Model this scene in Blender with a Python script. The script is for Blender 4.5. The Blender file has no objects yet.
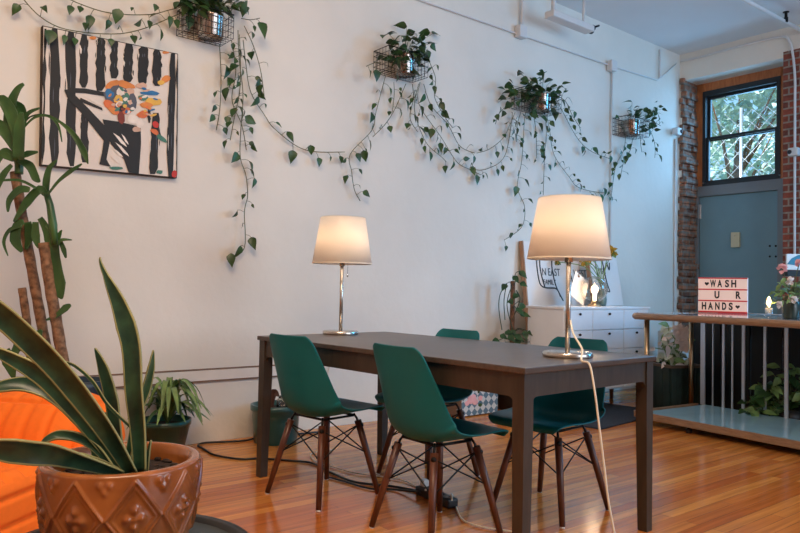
import bpy, bmesh, math, random
from mathutils import Vector as V, Matrix as M
R = random.Random(7)
C = bpy.context.scene.collection
PI = math.pi

# ------------------------------------------------------------------ camera
F, PITCH, ROLL, HC = 710., .0316, .02, 1.0107
R0, U0, F0 = V((1, 0, 0)), V((0, -math.sin(PITCH), math.cos(PITCH))), V((0, math.cos(PITCH), math.sin(PITCH)))
CR = R0 * math.cos(ROLL) + U0 * math.sin(ROLL)
CU = U0 * math.cos(ROLL) - R0 * math.sin(ROLL)
cam = bpy.data.cameras.new('camera'); camo = bpy.data.objects.new('camera', cam); C.objects.link(camo)
cam.sensor_width = 36; cam.lens = F / 800 * 36; cam.clip_start = .05; cam.clip_end = 200
m = M((CR, CU, -F0)).transposed().to_4x4(); m.translation = (0, 0, HC); camo.matrix_world = m
bpy.context.scene.camera = camo

def ray(x, y):
    return F0 + CR * ((x - 400) / F) + CU * (-(y - 266.5) / F)
def onz(x, y, z=0.):
    d = ray(x, y); t = (z - HC) / d.z; return V((d.x * t, d.y * t, z))
def ony(x, y, Y):
    d = ray(x, y); t = Y / d.y; return V((d.x * t, Y, HC + d.z * t))
def onpl(x, y, p, n):
    d = ray(x, y); t = (p.x * n.x + p.y * n.y) / (d.x * n.x + d.y * n.y); return V((d.x * t, d.y * t, HC + d.z * t))

# wall frame: s runs along the long white wall, off comes out of it into the room
TH = math.radians(51.)
D = V((math.sin(TH), math.cos(TH), 0)); N = V((math.cos(TH), -math.sin(TH), 0))
P0 = onz(225, 440)
WYAW = math.atan2(D.y, D.x)
def wp(s, off, z): return V((P0.x + D.x * s + N.x * off, P0.y + D.y * s + N.y * off, z))
def onwall(x, y, off=0.): return onpl(x, y, P0 + N * off, N)
def s_of(p): return (p - P0).dot(D)
def off_of(p): return (p - P0).dot(N)
S_C = s_of(onwall(679, 200))           # the far corner
def onback(x, y, off=0.): return onpl(x, y, wp(S_C + off, 0, 0), D)   # off>0 lies beyond the wall face
ZC = 3.8

# ------------------------------------------------------------------ materials
def lin(c):
    return tuple(((v / 255) / 12.92 if v / 255 <= .04045 else ((v / 255 + .055) / 1.055) ** 2.4) for v in c) + (1,)
MATS = {}
def mat(name, rgb, rough=.5, metal=0., var=.0, scale=8., bump=0., bscale=60., rgb2=None, emit=None, estr=0., trans=0., spec=None, coat=0.):
    if name in MATS: return MATS[name]
    mt = bpy.data.materials.new(name); mt.use_nodes = True
    nt = mt.node_tree; b = nt.nodes['Principled BSDF']
    b.inputs['Roughness'].default_value = rough; b.inputs['Metallic'].default_value = metal
    if spec is not None: b.inputs['Specular IOR Level'].default_value = spec
    if coat: b.inputs['Coat Weight'].default_value = coat; b.inputs['Coat Roughness'].default_value = .15
    if trans: b.inputs['Transmission Weight'].default_value = trans
    c = lin(rgb)
    tc = nt.nodes.new('ShaderNodeTexCoord')
    nz = nt.nodes.new('ShaderNodeTexNoise'); nz.inputs['Scale'].default_value = scale; nz.inputs['Detail'].default_value = 5
    nt.links.new(tc.outputs['Object'], nz.inputs['Vector'])
    rp = nt.nodes.new('ShaderNodeValToRGB')
    c2 = lin(rgb2) if rgb2 else tuple(min(1, v * (1 + var)) for v in c[:3]) + (1,)
    c1 = c if rgb2 else tuple(v * (1 - var) for v in c[:3]) + (1,)
    rp.color_ramp.elements[0].position = .35; rp.color_ramp.elements[0].color = c1
    rp.color_ramp.elements[1].position = .65; rp.color_ramp.elements[1].color = c2
    nt.links.new(nz.outputs['Fac'], rp.inputs['Fac']); nt.links.new(rp.outputs['Color'], b.inputs['Base Color'])
    if bump:
        n2 = nt.nodes.new('ShaderNodeTexNoise'); n2.inputs['Scale'].default_value = bscale; n2.inputs['Detail'].default_value = 4
        nt.links.new(tc.outputs['Object'], n2.inputs['Vector'])
        bp = nt.nodes.new('ShaderNodeBump'); bp.inputs['Strength'].default_value = bump; bp.inputs['Distance'].default_value = .01
        nt.links.new(n2.outputs['Fac'], bp.inputs['Height']); nt.links.new(bp.outputs['Normal'], b.inputs['Normal'])
    if emit:
        b.inputs['Emission Color'].default_value = lin(emit); b.inputs['Emission Strength'].default_value = estr
    MATS[name] = mt; return mt

def wood_mat(name, a, b_, rough, sc=(3, 40, 40), bump=.05):
    mt = bpy.data.materials.new(name); mt.use_nodes = True; nt = mt.node_tree; b = nt.nodes['Principled BSDF']
    b.inputs['Roughness'].default_value = rough
    tc = nt.nodes.new('ShaderNodeTexCoord'); mp = nt.nodes.new('ShaderNodeMapping'); mp.inputs['Scale'].default_value = sc
    nt.links.new(tc.outputs['Object'], mp.inputs['Vector'])
    nz = nt.nodes.new('ShaderNodeTexNoise'); nz.inputs['Scale'].default_value = 2.; nz.inputs['Detail'].default_value = 6
    nt.links.new(mp.outputs['Vector'], nz.inputs['Vector'])
    rp = nt.nodes.new('ShaderNodeValToRGB'); rp.color_ramp.elements[0].position = .3; rp.color_ramp.elements[1].position = .7
    rp.color_ramp.elements[0].color = lin(a); rp.color_ramp.elements[1].color = lin(b_)
    nt.links.new(nz.outputs['Fac'], rp.inputs['Fac']); nt.links.new(rp.outputs['Color'], b.inputs['Base Color'])
    bp = nt.nodes.new('ShaderNodeBump'); bp.inputs['Strength'].default_value = bump; bp.inputs['Distance'].default_value = .002
    nt.links.new(nz.outputs['Fac'], bp.inputs['Height']); nt.links.new(bp.outputs['Normal'], b.inputs['Normal'])
    MATS[name] = mt; return mt

def brick_mat(name, c1, c2, mortar, bw, rh, ms, rough=.8, bump=.6, rot=(0, 0, 0), swap=False, grain=None):
    """bricks or planks; uses object coordinates (x along, y across unless swapped to x,z)"""
    mt = bpy.data.materials.new(name); mt.use_nodes = True; nt = mt.node_tree; b = nt.nodes['Principled BSDF']
    b.inputs['Roughness'].default_value = rough
    tc = nt.nodes.new('ShaderNodeTexCoord'); mp = nt.nodes.new('ShaderNodeMapping'); mp.inputs['Rotation'].default_value = rot
    nt.links.new(tc.outputs['Object'], mp.inputs['Vector'])
    src = mp.outputs['Vector']
    if swap:
        sp = nt.nodes.new('ShaderNodeSeparateXYZ'); cb = nt.nodes.new('ShaderNodeCombineXYZ')
        ad = nt.nodes.new('ShaderNodeMath'); ad.operation = 'ADD'
        nt.links.new(src, sp.inputs[0]); nt.links.new(sp.outputs['X'], ad.inputs[0]); nt.links.new(sp.outputs['Y'], ad.inputs[1])
        nt.links.new(ad.outputs[0], cb.inputs['X']); nt.links.new(sp.outputs['Z'], cb.inputs['Y']); src = cb.outputs[0]
    bk = nt.nodes.new('ShaderNodeTexBrick'); bk.inputs['Scale'].default_value = 1
    bk.inputs['Brick Width'].default_value = bw; bk.inputs['Row Height'].default_value = rh
    bk.inputs['Mortar Size'].default_value = ms; bk.inputs['Mortar Smooth'].default_value = .1
    bk.inputs['Color1'].default_value = lin(c1); bk.inputs['Color2'].default_value = lin(c2); bk.inputs['Mortar'].default_value = lin(mortar)
    bk.offset = .37 if grain else .5; bk.inputs['Bias'].default_value = 0
    nt.links.new(src, bk.inputs['Vector'])
    col = bk.outputs['Color']
    nz = nt.nodes.new('ShaderNodeTexNoise'); nz.inputs['Detail'].default_value = 6
    m2 = nt.nodes.new('ShaderNodeMapping'); m2.inputs['Scale'].default_value = grain or (14, 14, 14)
    nt.links.new(src, m2.inputs['Vector']); nt.links.new(m2.outputs['Vector'], nz.inputs['Vector']); nz.inputs['Scale'].default_value = 1.5
    mx = nt.nodes.new('ShaderNodeMix'); mx.data_type = 'RGBA'; mx.blend_type = 'MULTIPLY'; mx.inputs['Factor'].default_value = .8
    rp = nt.nodes.new('ShaderNodeValToRGB'); rp.color_ramp.elements[0].position = .3; rp.color_ramp.elements[1].position = .7
    rp.color_ramp.elements[0].color = (.62, .54, .48, 1) if grain else (.5, .5, .5, 1); rp.color_ramp.elements[1].color = (1.15, 1.12, 1.1, 1)
    nt.links.new(nz.outputs['Fac'], rp.inputs['Fac'])
    nt.links.new(col, mx.inputs['A']); nt.links.new(rp.outputs['Color'], mx.inputs['B'])
    nt.links.new(mx.outputs['Result'], b.inputs['Base Color'])
    bp = nt.nodes.new('ShaderNodeBump'); bp.inputs['Strength'].default_value = bump; bp.inputs['Distance'].default_value = .008
    if grain:
        nt.links.new(nz.outputs['Fac'], bp.inputs['Height'])
    else:
        sb = nt.nodes.new('ShaderNodeMath'); sb.operation = 'SUBTRACT'
        nt.links.new(nz.outputs['Fac'], sb.inputs[0]); nt.links.new(bk.outputs['Fac'], sb.inputs[1]); nt.links.new(sb.outputs[0], bp.inputs['Height'])
    nt.links.new(bp.outputs['Normal'], b.inputs['Normal'])
    MATS[name] = mt; return mt

WALL = mat('white_plaster', (226, 221, 211), .75, var=.05, scale=1.1, bump=.25, bscale=14)
CEIL = mat('white_ceiling', (222, 224, 226), .8, var=.02, scale=2, bump=.1)
TRIMW = mat('white_trim_paint', (226, 220, 212), .55, var=.03)
GAPM = mat('brown_gap', (128, 102, 86), .8, var=.2, scale=20)
FLOORM = brick_mat('oak_planks', (236, 160, 82), (194, 108, 48), (132, 74, 34), 1.15, .062, .0009, rough=.16, bump=.06, rot=(0, 0, -WYAW), grain=(1.2, 26, 1))
BRICK = brick_mat('red_brick', (160, 80, 60), (112, 62, 52), (150, 138, 126), .215, .072, .009, rot=(0, 0, TH), swap=True)
ROUGHB = brick_mat('broken_brick', (168, 118, 92), (104, 72, 58), (130, 118, 108), .14, .075, .012, rot=(0, 0, TH), swap=True, bump=1.)
ORANGEW = wood_mat('orange_pine', (164, 98, 56), (190, 124, 76), .5, (4, 30, 4))
BLACKF = mat('black_frame_paint', (34, 38, 42), .45, var=.1)
DOORM = mat('grey_blue_door_paint', (112, 148, 162), .5, var=.05, scale=2)
DOORF = mat('grey_door_frame_paint', (118, 128, 136), .5, var=.05, scale=3)
GREEN = mat('deep_green_plastic', (4, 104, 112), .42, var=.06, scale=3, spec=.3)
WALNUT = wood_mat('walnut_leg', (66, 34, 22), (104, 56, 34), .4, (30, 30, 4))
BLACKM = mat('black_metal', (24, 24, 26), .4, metal=.6, var=.1)
ESPR = wood_mat('dark_brown_veneer', (66, 54, 46), (84, 70, 60), .36, (30, 3, 30))
ESPR2 = wood_mat('dark_brown_veneer_legs', (48, 39, 30), (64, 53, 42), .45, (20, 20, 4))
NICKEL = mat('brushed_nickel', (204, 196, 186), .25, metal=1., var=.04)
BRASS = mat('aged_brass', (176, 152, 122), .32, metal=1., var=.1)
STEEL = mat('steel_upright', (190, 196, 204), .35, metal=.7, var=.05)
LEAFM = mat('pothos_leaf', (48, 80, 40), .4, var=.4, scale=14)
LEAFD = mat('dark_leaf', (30, 62, 36), .42, var=.3, scale=10)
LEAFL = mat('light_leaf', (116, 146, 84), .5, var=.3, scale=14)
STEMM = mat('vine_stem', (88, 92, 56), .6, var=.2)
SNAKE = mat('snake_leaf', (24, 50, 38), .36, rgb2=(52, 84, 58), scale=22)
SNAKEY = mat('snake_leaf_edge', (146, 142, 92), .45, var=.12)
CANELEAF = mat('cane_leaf', (34, 66, 34), .4, rgb2=(66, 102, 52), scale=6)
BARK = mat('cane_bark', (92, 66, 46), .85, rgb2=(150, 112, 82), scale=38, bump=.6, bscale=40)
SOIL = mat('dark_soil', (44, 32, 26), .95, var=.5, scale=60, bump=1., bscale=90)
CERAM = mat('brown_glazed_ceramic', (116, 62, 28), .26, rgb2=(168, 100, 50), scale=9, coat=.4)
ORANGE = mat('orange_fabric', (246, 116, 22), .85, var=.03, scale=40, bump=.08, bscale=260)
TEALP = mat('teal_glaze', (16, 78, 74), .28, var=.15, scale=5, coat=.3)
DKTEAL = mat('dark_teal_pot', (24, 46, 50), .4, var=.1)
BLACKP = mat('black_plastic', (22, 22, 24), .45, var=.1)
WHITEP = mat('white_plastic', (232, 230, 226), .4, var=.02)
WHITED = mat('white_lacquer', (232, 234, 236), .35, var=.02)
GREYTOP = mat('grey_stone_top', (150, 162, 170), .06, var=.06, scale=5)
SHELFT = mat('pale_grey_laminate', (164, 210, 232), .1, var=.05, scale=4)
EDGEW = wood_mat('wood_edging', (132, 104, 80), (164, 132, 104), .35, (6, 6, 40))
BLKWOOD = mat('black_boards', (10, 14, 14), .6, var=.25, scale=6)
GLASS = mat('clear_glass', (240, 236, 230), .0, trans=1.)
GOLD = mat('mustard_flower', (196, 160, 60), .7, var=.3, scale=30)
PINK = mat('pink_petal', (240, 184, 190), .6, var=.1)
WHITEF = mat('white_petal', (240, 228, 222), .6, var=.05)
CREAM = mat('cream_cord', (226, 212, 190), .5, var=.03)
PALEWOOD = wood_mat('pale_wood_edge', (156, 112, 82), (186, 142, 110), .6, (30, 30, 4))

# ------------------------------------------------------------------ builders
def box(bm, c, size, rz=0., mi=0, bev=0.):
    r = bmesh.ops.create_cube(bm, size=1); vs = r['verts']
    for v in vs: v.co = V((v.co.x * size[0], v.co.y * size[1], v.co.z * size[2]))
    fs = set(f for v in vs for f in v.link_faces)
    for f in fs: f.material_index = mi
    if bev:
        es = list(set(e for v in vs for e in v.link_edges))
        rr = bmesh.ops.bevel(bm, geom=es, offset=bev, segments=2, affect='EDGES', profile=.5)
        vs = list(set(rr['verts']) | set(v for v in vs if v.is_valid))
        for f in rr['faces']: f.material_index = mi
    q = M.Rotation(rz, 3, 'Z')
    c = V(c)
    for v in vs: v.co = q @ v.co + c
    return vs
def tube(bm, pts, rad, seg=8, mi=0, caps=True):
    pts = [V(p) for p in pts]; n = len(pts)
    rads = rad if isinstance(rad, (list, tuple)) else [rad] * n
    rings = []; ref = None
    for i, p in enumerate(pts):
        t = (pts[min(i + 1, n - 1)] - pts[max(i - 1, 0)])
        if t.length < 1e-9: t = V((0, 0, 1))
        t.normalize()
        if ref is None:
            ref = V((0, 0, 1)) if abs(t.z) < .9 else V((1, 0, 0))
        a = t.cross(ref)
        if a.length < 1e-6: a = t.cross(V((1, .3, .2)))
        a.normalize(); b = t.cross(a); ref = a.cross(t)
        rings.append([bm.verts.new(p + (a * math.cos(2 * PI * k / seg) + b * math.sin(2 * PI * k / seg)) * rads[i]) for k in range(seg)])
    for i in range(n - 1):
        for k in range(seg):
            f = bm.faces.new((rings[i][k], rings[i][(k + 1) % seg], rings[i + 1][(k + 1) % seg], rings[i + 1][k])); f.material_index = mi; f.smooth = True
    if caps:
        for rg in (rings[0][::-1], rings[-1]):
            f = bm.faces.new(rg); f.material_index = mi
def lathe(bm, prof, seg=32, c=(0, 0, 0), mi=0, smooth=True):
    c = V(c); rings = []
    for r, z in prof:
        if r < 1e-5: rings.append([bm.verts.new(c + V((0, 0, z)))])
        else: rings.append([bm.verts.new(c + V((r * math.cos(2 * PI * k / seg), r * math.sin(2 * PI * k / seg), z))) for k in range(seg)])
    for a, b in zip(rings, rings[1:]):
        for k in range(seg):
            q = (a[k % len(a)], a[(k + 1) % len(a)], b[(k + 1) % len(b)], b[k % len(b)])
            q = [v for i, v in enumerate(q) if v not in q[:i]]
            if len(q) >= 3:
                f = bm.faces.new(q); f.material_index = mi; f.smooth = smooth
def sphere(bm, c, r, mi=0, sc=(1, 1, 1), u=16, v=10):
    g = bmesh.ops.create_uvsphere(bm, u_segments=u, v_segments=v, radius=1)
    for w in g['verts']: w.co = V((w.co.x * r * sc[0], w.co.y * r * sc[1], w.co.z * r * sc[2])) + V(c)
    for f in set(f for w in g['verts'] for f in w.link_faces): f.material_index = mi; f.smooth = True
def prism(bm, poly, depth, mi=0, axis='y'):
    """poly in (x,z), extruded along y from 0 to depth"""
    a = [bm.verts.new((x, 0, z)) for x, z in poly]; b = [bm.verts.new((x, depth, z)) for x, z in poly]
    n = len(poly)
    fs = [bm.faces.new(a), bm.faces.new(b[::-1])]
    for i in range(n): fs.append(bm.faces.new((a[i], b[i], b[(i + 1) % n], a[(i + 1) % n])))
    for f in fs: f.material_index = mi
    return a + b
def smoothpts(pts, k=6):
    pts = [V(p) for p in pts]; out = []
    for i in range(len(pts) - 1):
        p0, p1, p2, p3 = pts[max(i - 1, 0)], pts[i], pts[i + 1], pts[min(i + 2, len(pts) - 1)]
        for j in range(k):
            t = j / k
            out.append(.5 * ((2 * p1) + (p2 - p0) * t + (2 * p0 - 5 * p1 + 4 * p2 - p3) * t * t + (3 * p1 - p0 - 3 * p2 + p3) * t ** 3))
    out.append(pts[-1]); return out
HEART = [(0, 0), (.1, .26), (.25, .47), (.42, .46), (.62, .34), (.82, .15), (1, 0)]
LANCE = [(0, .04), (.15, .3), (.35, .5), (.55, .44), (.75, .27), (.9, .11), (1, 0)]
def leaf(bm, p, d, nrm, L, W, mi=0, droop=.25, shape=HEART, fold=.25):
    d = V(d).normalized(); nrm = V(nrm); sd = d.cross(nrm)
    if sd.length < 1e-4: sd = d.cross(V((.3, .8, .5)))
    sd.normalize(); nrm = sd.cross(d).normalized(); p = V(p)
    mid = []; lf = []; rt = []
    for t, w in shape:
        c = p + d * (t * L) - nrm * (droop * L * t * t)
        mid.append(bm.verts.new(c))
        if w > .001:
            lf.append(bm.verts.new(c + sd * (w * W) + nrm * (fold * w * W))); rt.append(bm.verts.new(c - sd * (w * W) + nrm * (fold * w * W)))
        else: lf.append(mid[-1]); rt.append(mid[-1])
    for i in range(len(shape) - 1):
        for s in (lf, rt):
            q = [mid[i], mid[i + 1], s[i + 1], s[i]]
            q = [v for k, v in enumerate(q) if v not in q[:k]]
            if len(q) >= 3:
                f = bm.faces.new(q if s is rt else q[::-1]); f.material_index = mi; f.smooth = True
def strap(bm, pts, widths, facing, mis=(1, 0, 0, 1), cross=(-1, -.87, 0, .87, 1), fold=.22, k=6, twist=0.):
    P = smoothpts(pts, k); n = len(P); facing = V(facing); rows = []
    for i, p in enumerate(P):
        t = (P[min(i + 1, n - 1)] - P[max(i - 1, 0)]).normalized()
        fc = facing
        s = t.cross(fc); s.normalize(); nn = s.cross(t).normalized()
        if twist:
            q = M.Rotation(twist * i / (n - 1), 3, t); s = q @ s; nn = q @ nn
        x = i / (n - 1) * (len(widths) - 1); a = int(min(x, len(widths) - 2)); w = widths[a] + (widths[a + 1] - widths[a]) * (x - a)
        rows.append([bm.verts.new(p + s * (c * w / 2) + nn * (abs(c) ** 1.5 * w * fold)) for c in cross])
    for a, b in zip(rows, rows[1:]):
        for j in range(len(cross) - 1):
            f = bm.faces.new((a[j], a[j + 1], b[j + 1], b[j])); f.material_index = mis[j]; f.smooth = True

def obj(name, bm, mats, parent=None, world=False, mod=None):
    """one mesh object; world=True: the mesh was built in world coordinates, moved into the parent's frame"""
    me = bpy.data.meshes.new(name)
    if world and parent is not None:
        inv = (M.Translation(parent.location) @ parent.rotation_euler.to_matrix().to_4x4()).inverted()
        # parents of parts sit at the thing's origin, so only the thing's own frame matters
        if parent.parent is not None:
            g = parent.parent; inv = (M.Translation(g.location) @ g.rotation_euler.to_matrix().to_4x4() @ M.Translation(parent.location)).inverted()
        bmesh.ops.transform(bm, matrix=inv, verts=bm.verts)
    bmesh.ops.recalc_face_normals(bm, faces=bm.faces) if mod != 'open' else None
    bm.to_mesh(me); bm.free()
    for mt in (mats if isinstance(mats, (list, tuple)) else [mats]): me.materials.append(mt)
    o = bpy.data.objects.new(name, me); C.objects.link(o)
    if parent is not None: o.parent = parent
    return o
def off_wall(bm, shift=None):
    q = shift or V((0, 0, 0))
    for v in bm.verts:
        f = off_of(v.co + q)
        if f < .006: v.co += N * (.006 - f)
def tag(o, label, cat, group=None):
    o['label'] = label; o['category'] = cat
    if group: o['group'] = group
    return o
def thing(name, label, cat, loc=(0, 0, 0), rz=0., group=None):
    o = bpy.data.objects.new(name, None); C.objects.link(o); o.location = V(loc); o.rotation_euler = (0, 0, rz)
    o.empty_display_size = .1
    return tag(o, label, cat, group)
def struct(name, bm, mats):
    o = obj(name, bm, mats); o['kind'] = 'structure'; return o
def solid(o, th, off=0., sub=0):
    md = o.modifiers.new('thickness', 'SOLIDIFY'); md.thickness = th; md.offset = off
    if sub: s = o.modifiers.new('smooth', 'SUBSURF'); s.levels = s.render_levels = sub
def nb(): return bmesh.new()
def onebox(name, c, size, mt, parent=None, rz=0., bev=0.):
    b = nb(); box(b, c, size, rz, 0, bev); return obj(name, b, mt, parent)
def textmesh(txt, size, mt, name, parent, loc, xs=1., ext=.0008, rot=(PI / 2, 0, 0), weight=0.):
    cu = bpy.data.curves.new('lettering', 'FONT'); cu.body = txt; cu.size = size; cu.extrude = ext; cu.align_x = 'LEFT'; cu.offset = weight
    t = bpy.data.objects.new('lettering', cu); C.objects.link(t); bpy.context.view_layer.update()
    me = bpy.data.meshes.new_from_object(t.evaluated_get(bpy.context.evaluated_depsgraph_get()))
    bpy.data.objects.remove(t); bpy.data.curves.remove(cu)
    me.transform(M.Translation(loc) @ M.LocRotScale(None, __import__('mathutils').Euler(rot), V((1, 1, 1))) @ M.Diagonal((xs, 1, 1, 1)))
    me.materials.clear(); me.materials.append(mt)
    o = bpy.data.objects.new(name, me); C.objects.link(o); o.parent = parent; return o

# ------------------------------------------------------------------ setting
b = nb()
q = [wp(-6, 0, 0), wp(S_C, 0, 0), wp(S_C, 8, 0), wp(-6, 8, 0)]
lo = [b.verts.new(p - V((0, 0, .1))) for p in q]; hi = [b.verts.new(p) for p in q]
b.faces.new(hi); b.faces.new(lo[::-1])
for i in range(4): b.faces.new((lo[i], lo[(i + 1) % 4], hi[(i + 1) % 4], hi[i]))
struct('floor', b, FLOORM)
b = nb(); box(b, wp((S_C - 6) / 2, 4, ZC + .06), (S_C + 6 + .8, 8.4, .12), WYAW); struct('ceiling', b, CEIL)
b = nb(); box(b, wp((S_C - 6) / 2, -.1, ZC / 2), (S_C + 6, .2, ZC), WYAW); struct('wall_left', b, WALL)
b = nb(); box(b, wp(-6.1, 4, ZC / 2), (.2, 8.4, ZC), WYAW); struct('wall_end', b, WALL)
b = nb(); YF = 7.6
for x0, x1, z0, z1 in ((-6, .2, 0, ZC), (5.4, S_C + .4, 0, ZC), (.2, 5.4, 0, .5), (.2, 5.4, 3.3, ZC)): box(b, wp((x0 + x1) / 2, YF, (z0 + z1) / 2), (x1 - x0, .2, z1 - z0), WYAW)
struct('wall_front', b, WALL)
# back wall: brick jamb strip, opening, brick beyond; frame of back wall: t along, beyond positive
REC = .30
def bp_(t, off, z): return wp(S_C + off, t, z)        # back wall point; t along the wall, off beyond the face
BYAW = math.atan2(N.y, N.x)
def t_of(p): return off_of(p)
t0 = .03; t1 = t_of(onback(783, 150)); zb = onback(735, 69).z
b = nb()
box(b, bp_((t0 - .2) / 2, .25, ZC / 2), (t0 + .2, .5, ZC), BYAW)
box(b, bp_((t0 + t1) / 2, .25, (zb + ZC) / 2), (t1 - t0, .5, ZC - zb), BYAW)
box(b, bp_((t1 + 8) / 2, .25, (3.55 + ZC) / 2), (8 - t1, .5, ZC - 3.55), BYAW)
struct('wall_back', b, WALL)
b = nb(); box(b, bp_((t1 + 8) / 2, .25, 3.55 / 2), (8 - t1, .5, 3.55), BYAW)
o = struct('wall_brick', b, BRICK)
# broken brick jamb: rough face of the opening's left side
b = nb()
for k in range(46):
    z = .0 + k * .0765
    w = .02 + R.uniform(0, .045); e = R.uniform(-.035, .015); e2 = R.uniform(.1, .2)
    box(b, bp_(t0 + w / 2 - .012, .15 + e / 2, z + .037), (w + .02, REC + .02 - e, .076), BYAW + R.uniform(-.06, .06), 0, .012)
    box(b, bp_(t0 + .01, e2, z + .03), (R.uniform(.03, .12), R.uniform(.06, .12), .065), BYAW + R.uniform(-.2, .2), 0, .015)
struct('wall_jamb', b, ROUGHB)
# window over the door
wl, wr = t_of(onback(700, 130, REC)), t_of(onback(782.5, 130, REC))
zwb, zwt = onback(742, 183, REC).z, onback(742, 84.5, REC).z
pl = lambda t, off, z: bp_(t, REC + off, z)
b = nb(); jw = t_of(onback(703.8, 130, REC)) - wl
box(b, pl(wl + jw / 2 - .03, .05, (zwb + zb) / 2), (jw + .06, .14, zb - zwb), BYAW)
box(b, pl((wl + wr) / 2, .05, (zwt + zb) / 2 + .02), (wr - wl + .1, .14, zb - zwt + .04), BYAW)
box(b, pl(wr + .03, .05, (zwb + zb) / 2), (.08, .14, zb - zwb), BYAW)
struct('trim_1', b, ORANGEW)
a0, a1 = wl + jw, wr - .012
b = nb(); fz = .04
def ring(b, x0, x1, z0, z1, f, y, th, top=None):
    top = top or f
    box(b, pl((x0 + x1) / 2, y, z0 + f / 2), (x1 - x0, th, f), BYAW); box(b, pl((x0 + x1) / 2, y, z1 - top / 2), (x1 - x0, th, top), BYAW)
    box(b, pl(x0 + f / 2, y, (z0 + z1) / 2), (f, th, z1 - z0 - f - top), BYAW); box(b, pl(x1 - f / 2, y, (z0 + z1) / 2), (f, th, z1 - z0 - f - top), BYAW)
zm = onback(742, 134, REC).z
ring(b, a0, a1, zwb, zwt, .035, .03, .12, .06)
wfr = struct('window_1', b, BLACKF)
b = nb(); ring(b, a0 + .035, a1 - .035, zm - .02, zwt - .06, .03, .05, .035); o = obj('upper_sash', b, BLACKF, wfr)
b = nb(); ring(b, a0 + .035, a1 - .035, zwb + .035, zm + .02, .03, .012, .035); o = obj('lower_sash', b, BLACKF, wfr)
gm = bpy.data.materials.new('window_glass'); gm.use_nodes = True; nt = gm.node_tree
nt.nodes.remove(nt.nodes['Principled BSDF']); g1 = nt.nodes.new('ShaderNodeBsdfTransparent'); g2 = nt.nodes.new('ShaderNodeBsdfGlossy'); g2.inputs['Roughness'].default_value = .02
fr = nt.nodes.new('ShaderNodeMixShader'); fr.inputs[0].default_value = .06; g1.inputs[0].default_value = (.95, .98, 1, 1)
nt.links.new(g1.outputs[0], fr.inputs[1]); nt.links.new(g2.outputs[0], fr.inputs[2]); nt.links.new(fr.outputs[0], nt.nodes['Material Output'].inputs[0])
b = nb(); box(b, pl((a0 + a1) / 2, .05, (zm + zwt) / 2 - .03), (a1 - a0 - .09, .004, zwt - zm - .06), BYAW); obj('upper_pane', b, gm, wfr)
b = nb(); box(b, pl((a0 + a1) / 2, .012, (zm + zwb) / 2), (a1 - a0 - .09, .004, zm - zwb - .06), BYAW); obj('lower_pane', b, gm, wfr)
# door
zdt = onback(740, 193.5, REC).z; dl, dr = t_of(onback(699.5, 230, REC)), t_of(onback(779, 230, REC))
b = nb()
box(b, pl((wl + wr) / 2, .04, (zdt + zwb) / 2), (wr - wl + .04, .16, zwb - zdt), BYAW)
box(b, pl((t0 + .02 + dl) / 2, .04, zdt / 2), (dl - t0 - .02, .16, zdt), BYAW); box(b, pl((dr + wr + .06) / 2, .04, zdt / 2), (wr + .06 - dr, .16, zdt), BYAW)
dframe = struct('trim_2', b, DOORF)
b = nb(); box(b, pl((dl + dr) / 2, .02, zdt / 2 + .004), (dr - dl - .012, .05, zdt - .02), BYAW, 0, .003)
dr1 = struct('door_1', b, DOORM)
p = onback(736.5, 240, REC); b = nb(); box(b, pl(t_of(p), -.022, p.z), (.095, .035, .17), BYAW, 0, .006); sphere(b, pl(t_of(p), -.042, p.z + .05), .008)
o = obj('chime_box', b, mat('beige_plastic', (196, 190, 160), .5), dr1); o['label'] = 'beige chime box on the door'
b = nb()
for x, y in ((770, 246), (776, 246), (770, 256.5), (776, 256.5)):
    p = onback(x, y, REC); sphere(b, pl(t_of(p), -.006, p.z), .011)
obj('bolt', b, BLACKM, dr1)
p = onback(698, 212, REC); b = nb(); box(b, pl(dl + .012, -.012, p.z), (.03, .03, .17), BYAW, 0, .006); obj('hinge', b, STEEL, dr1)
# trims on the left wall
zt0, zt1 = .394, .470
b = nb(); sE = s_of(onwall(322, 366)); s0 = -6
box(b, wp((s0 + sE) / 2, .009, (zt0 + zt1) / 2), (sE - s0, .018, zt1 - zt0 - .012), WYAW, 0)
box(b, wp((s0 + sE) / 2, .007, zt1), (sE - s0, .014, .008), WYAW, 1); box(b, wp((s0 + sE) / 2, .007, zt0), (sE - s0, .014, .008), WYAW, 1)
struct('trim_3', b, [TRIMW, GAPM])

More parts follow.
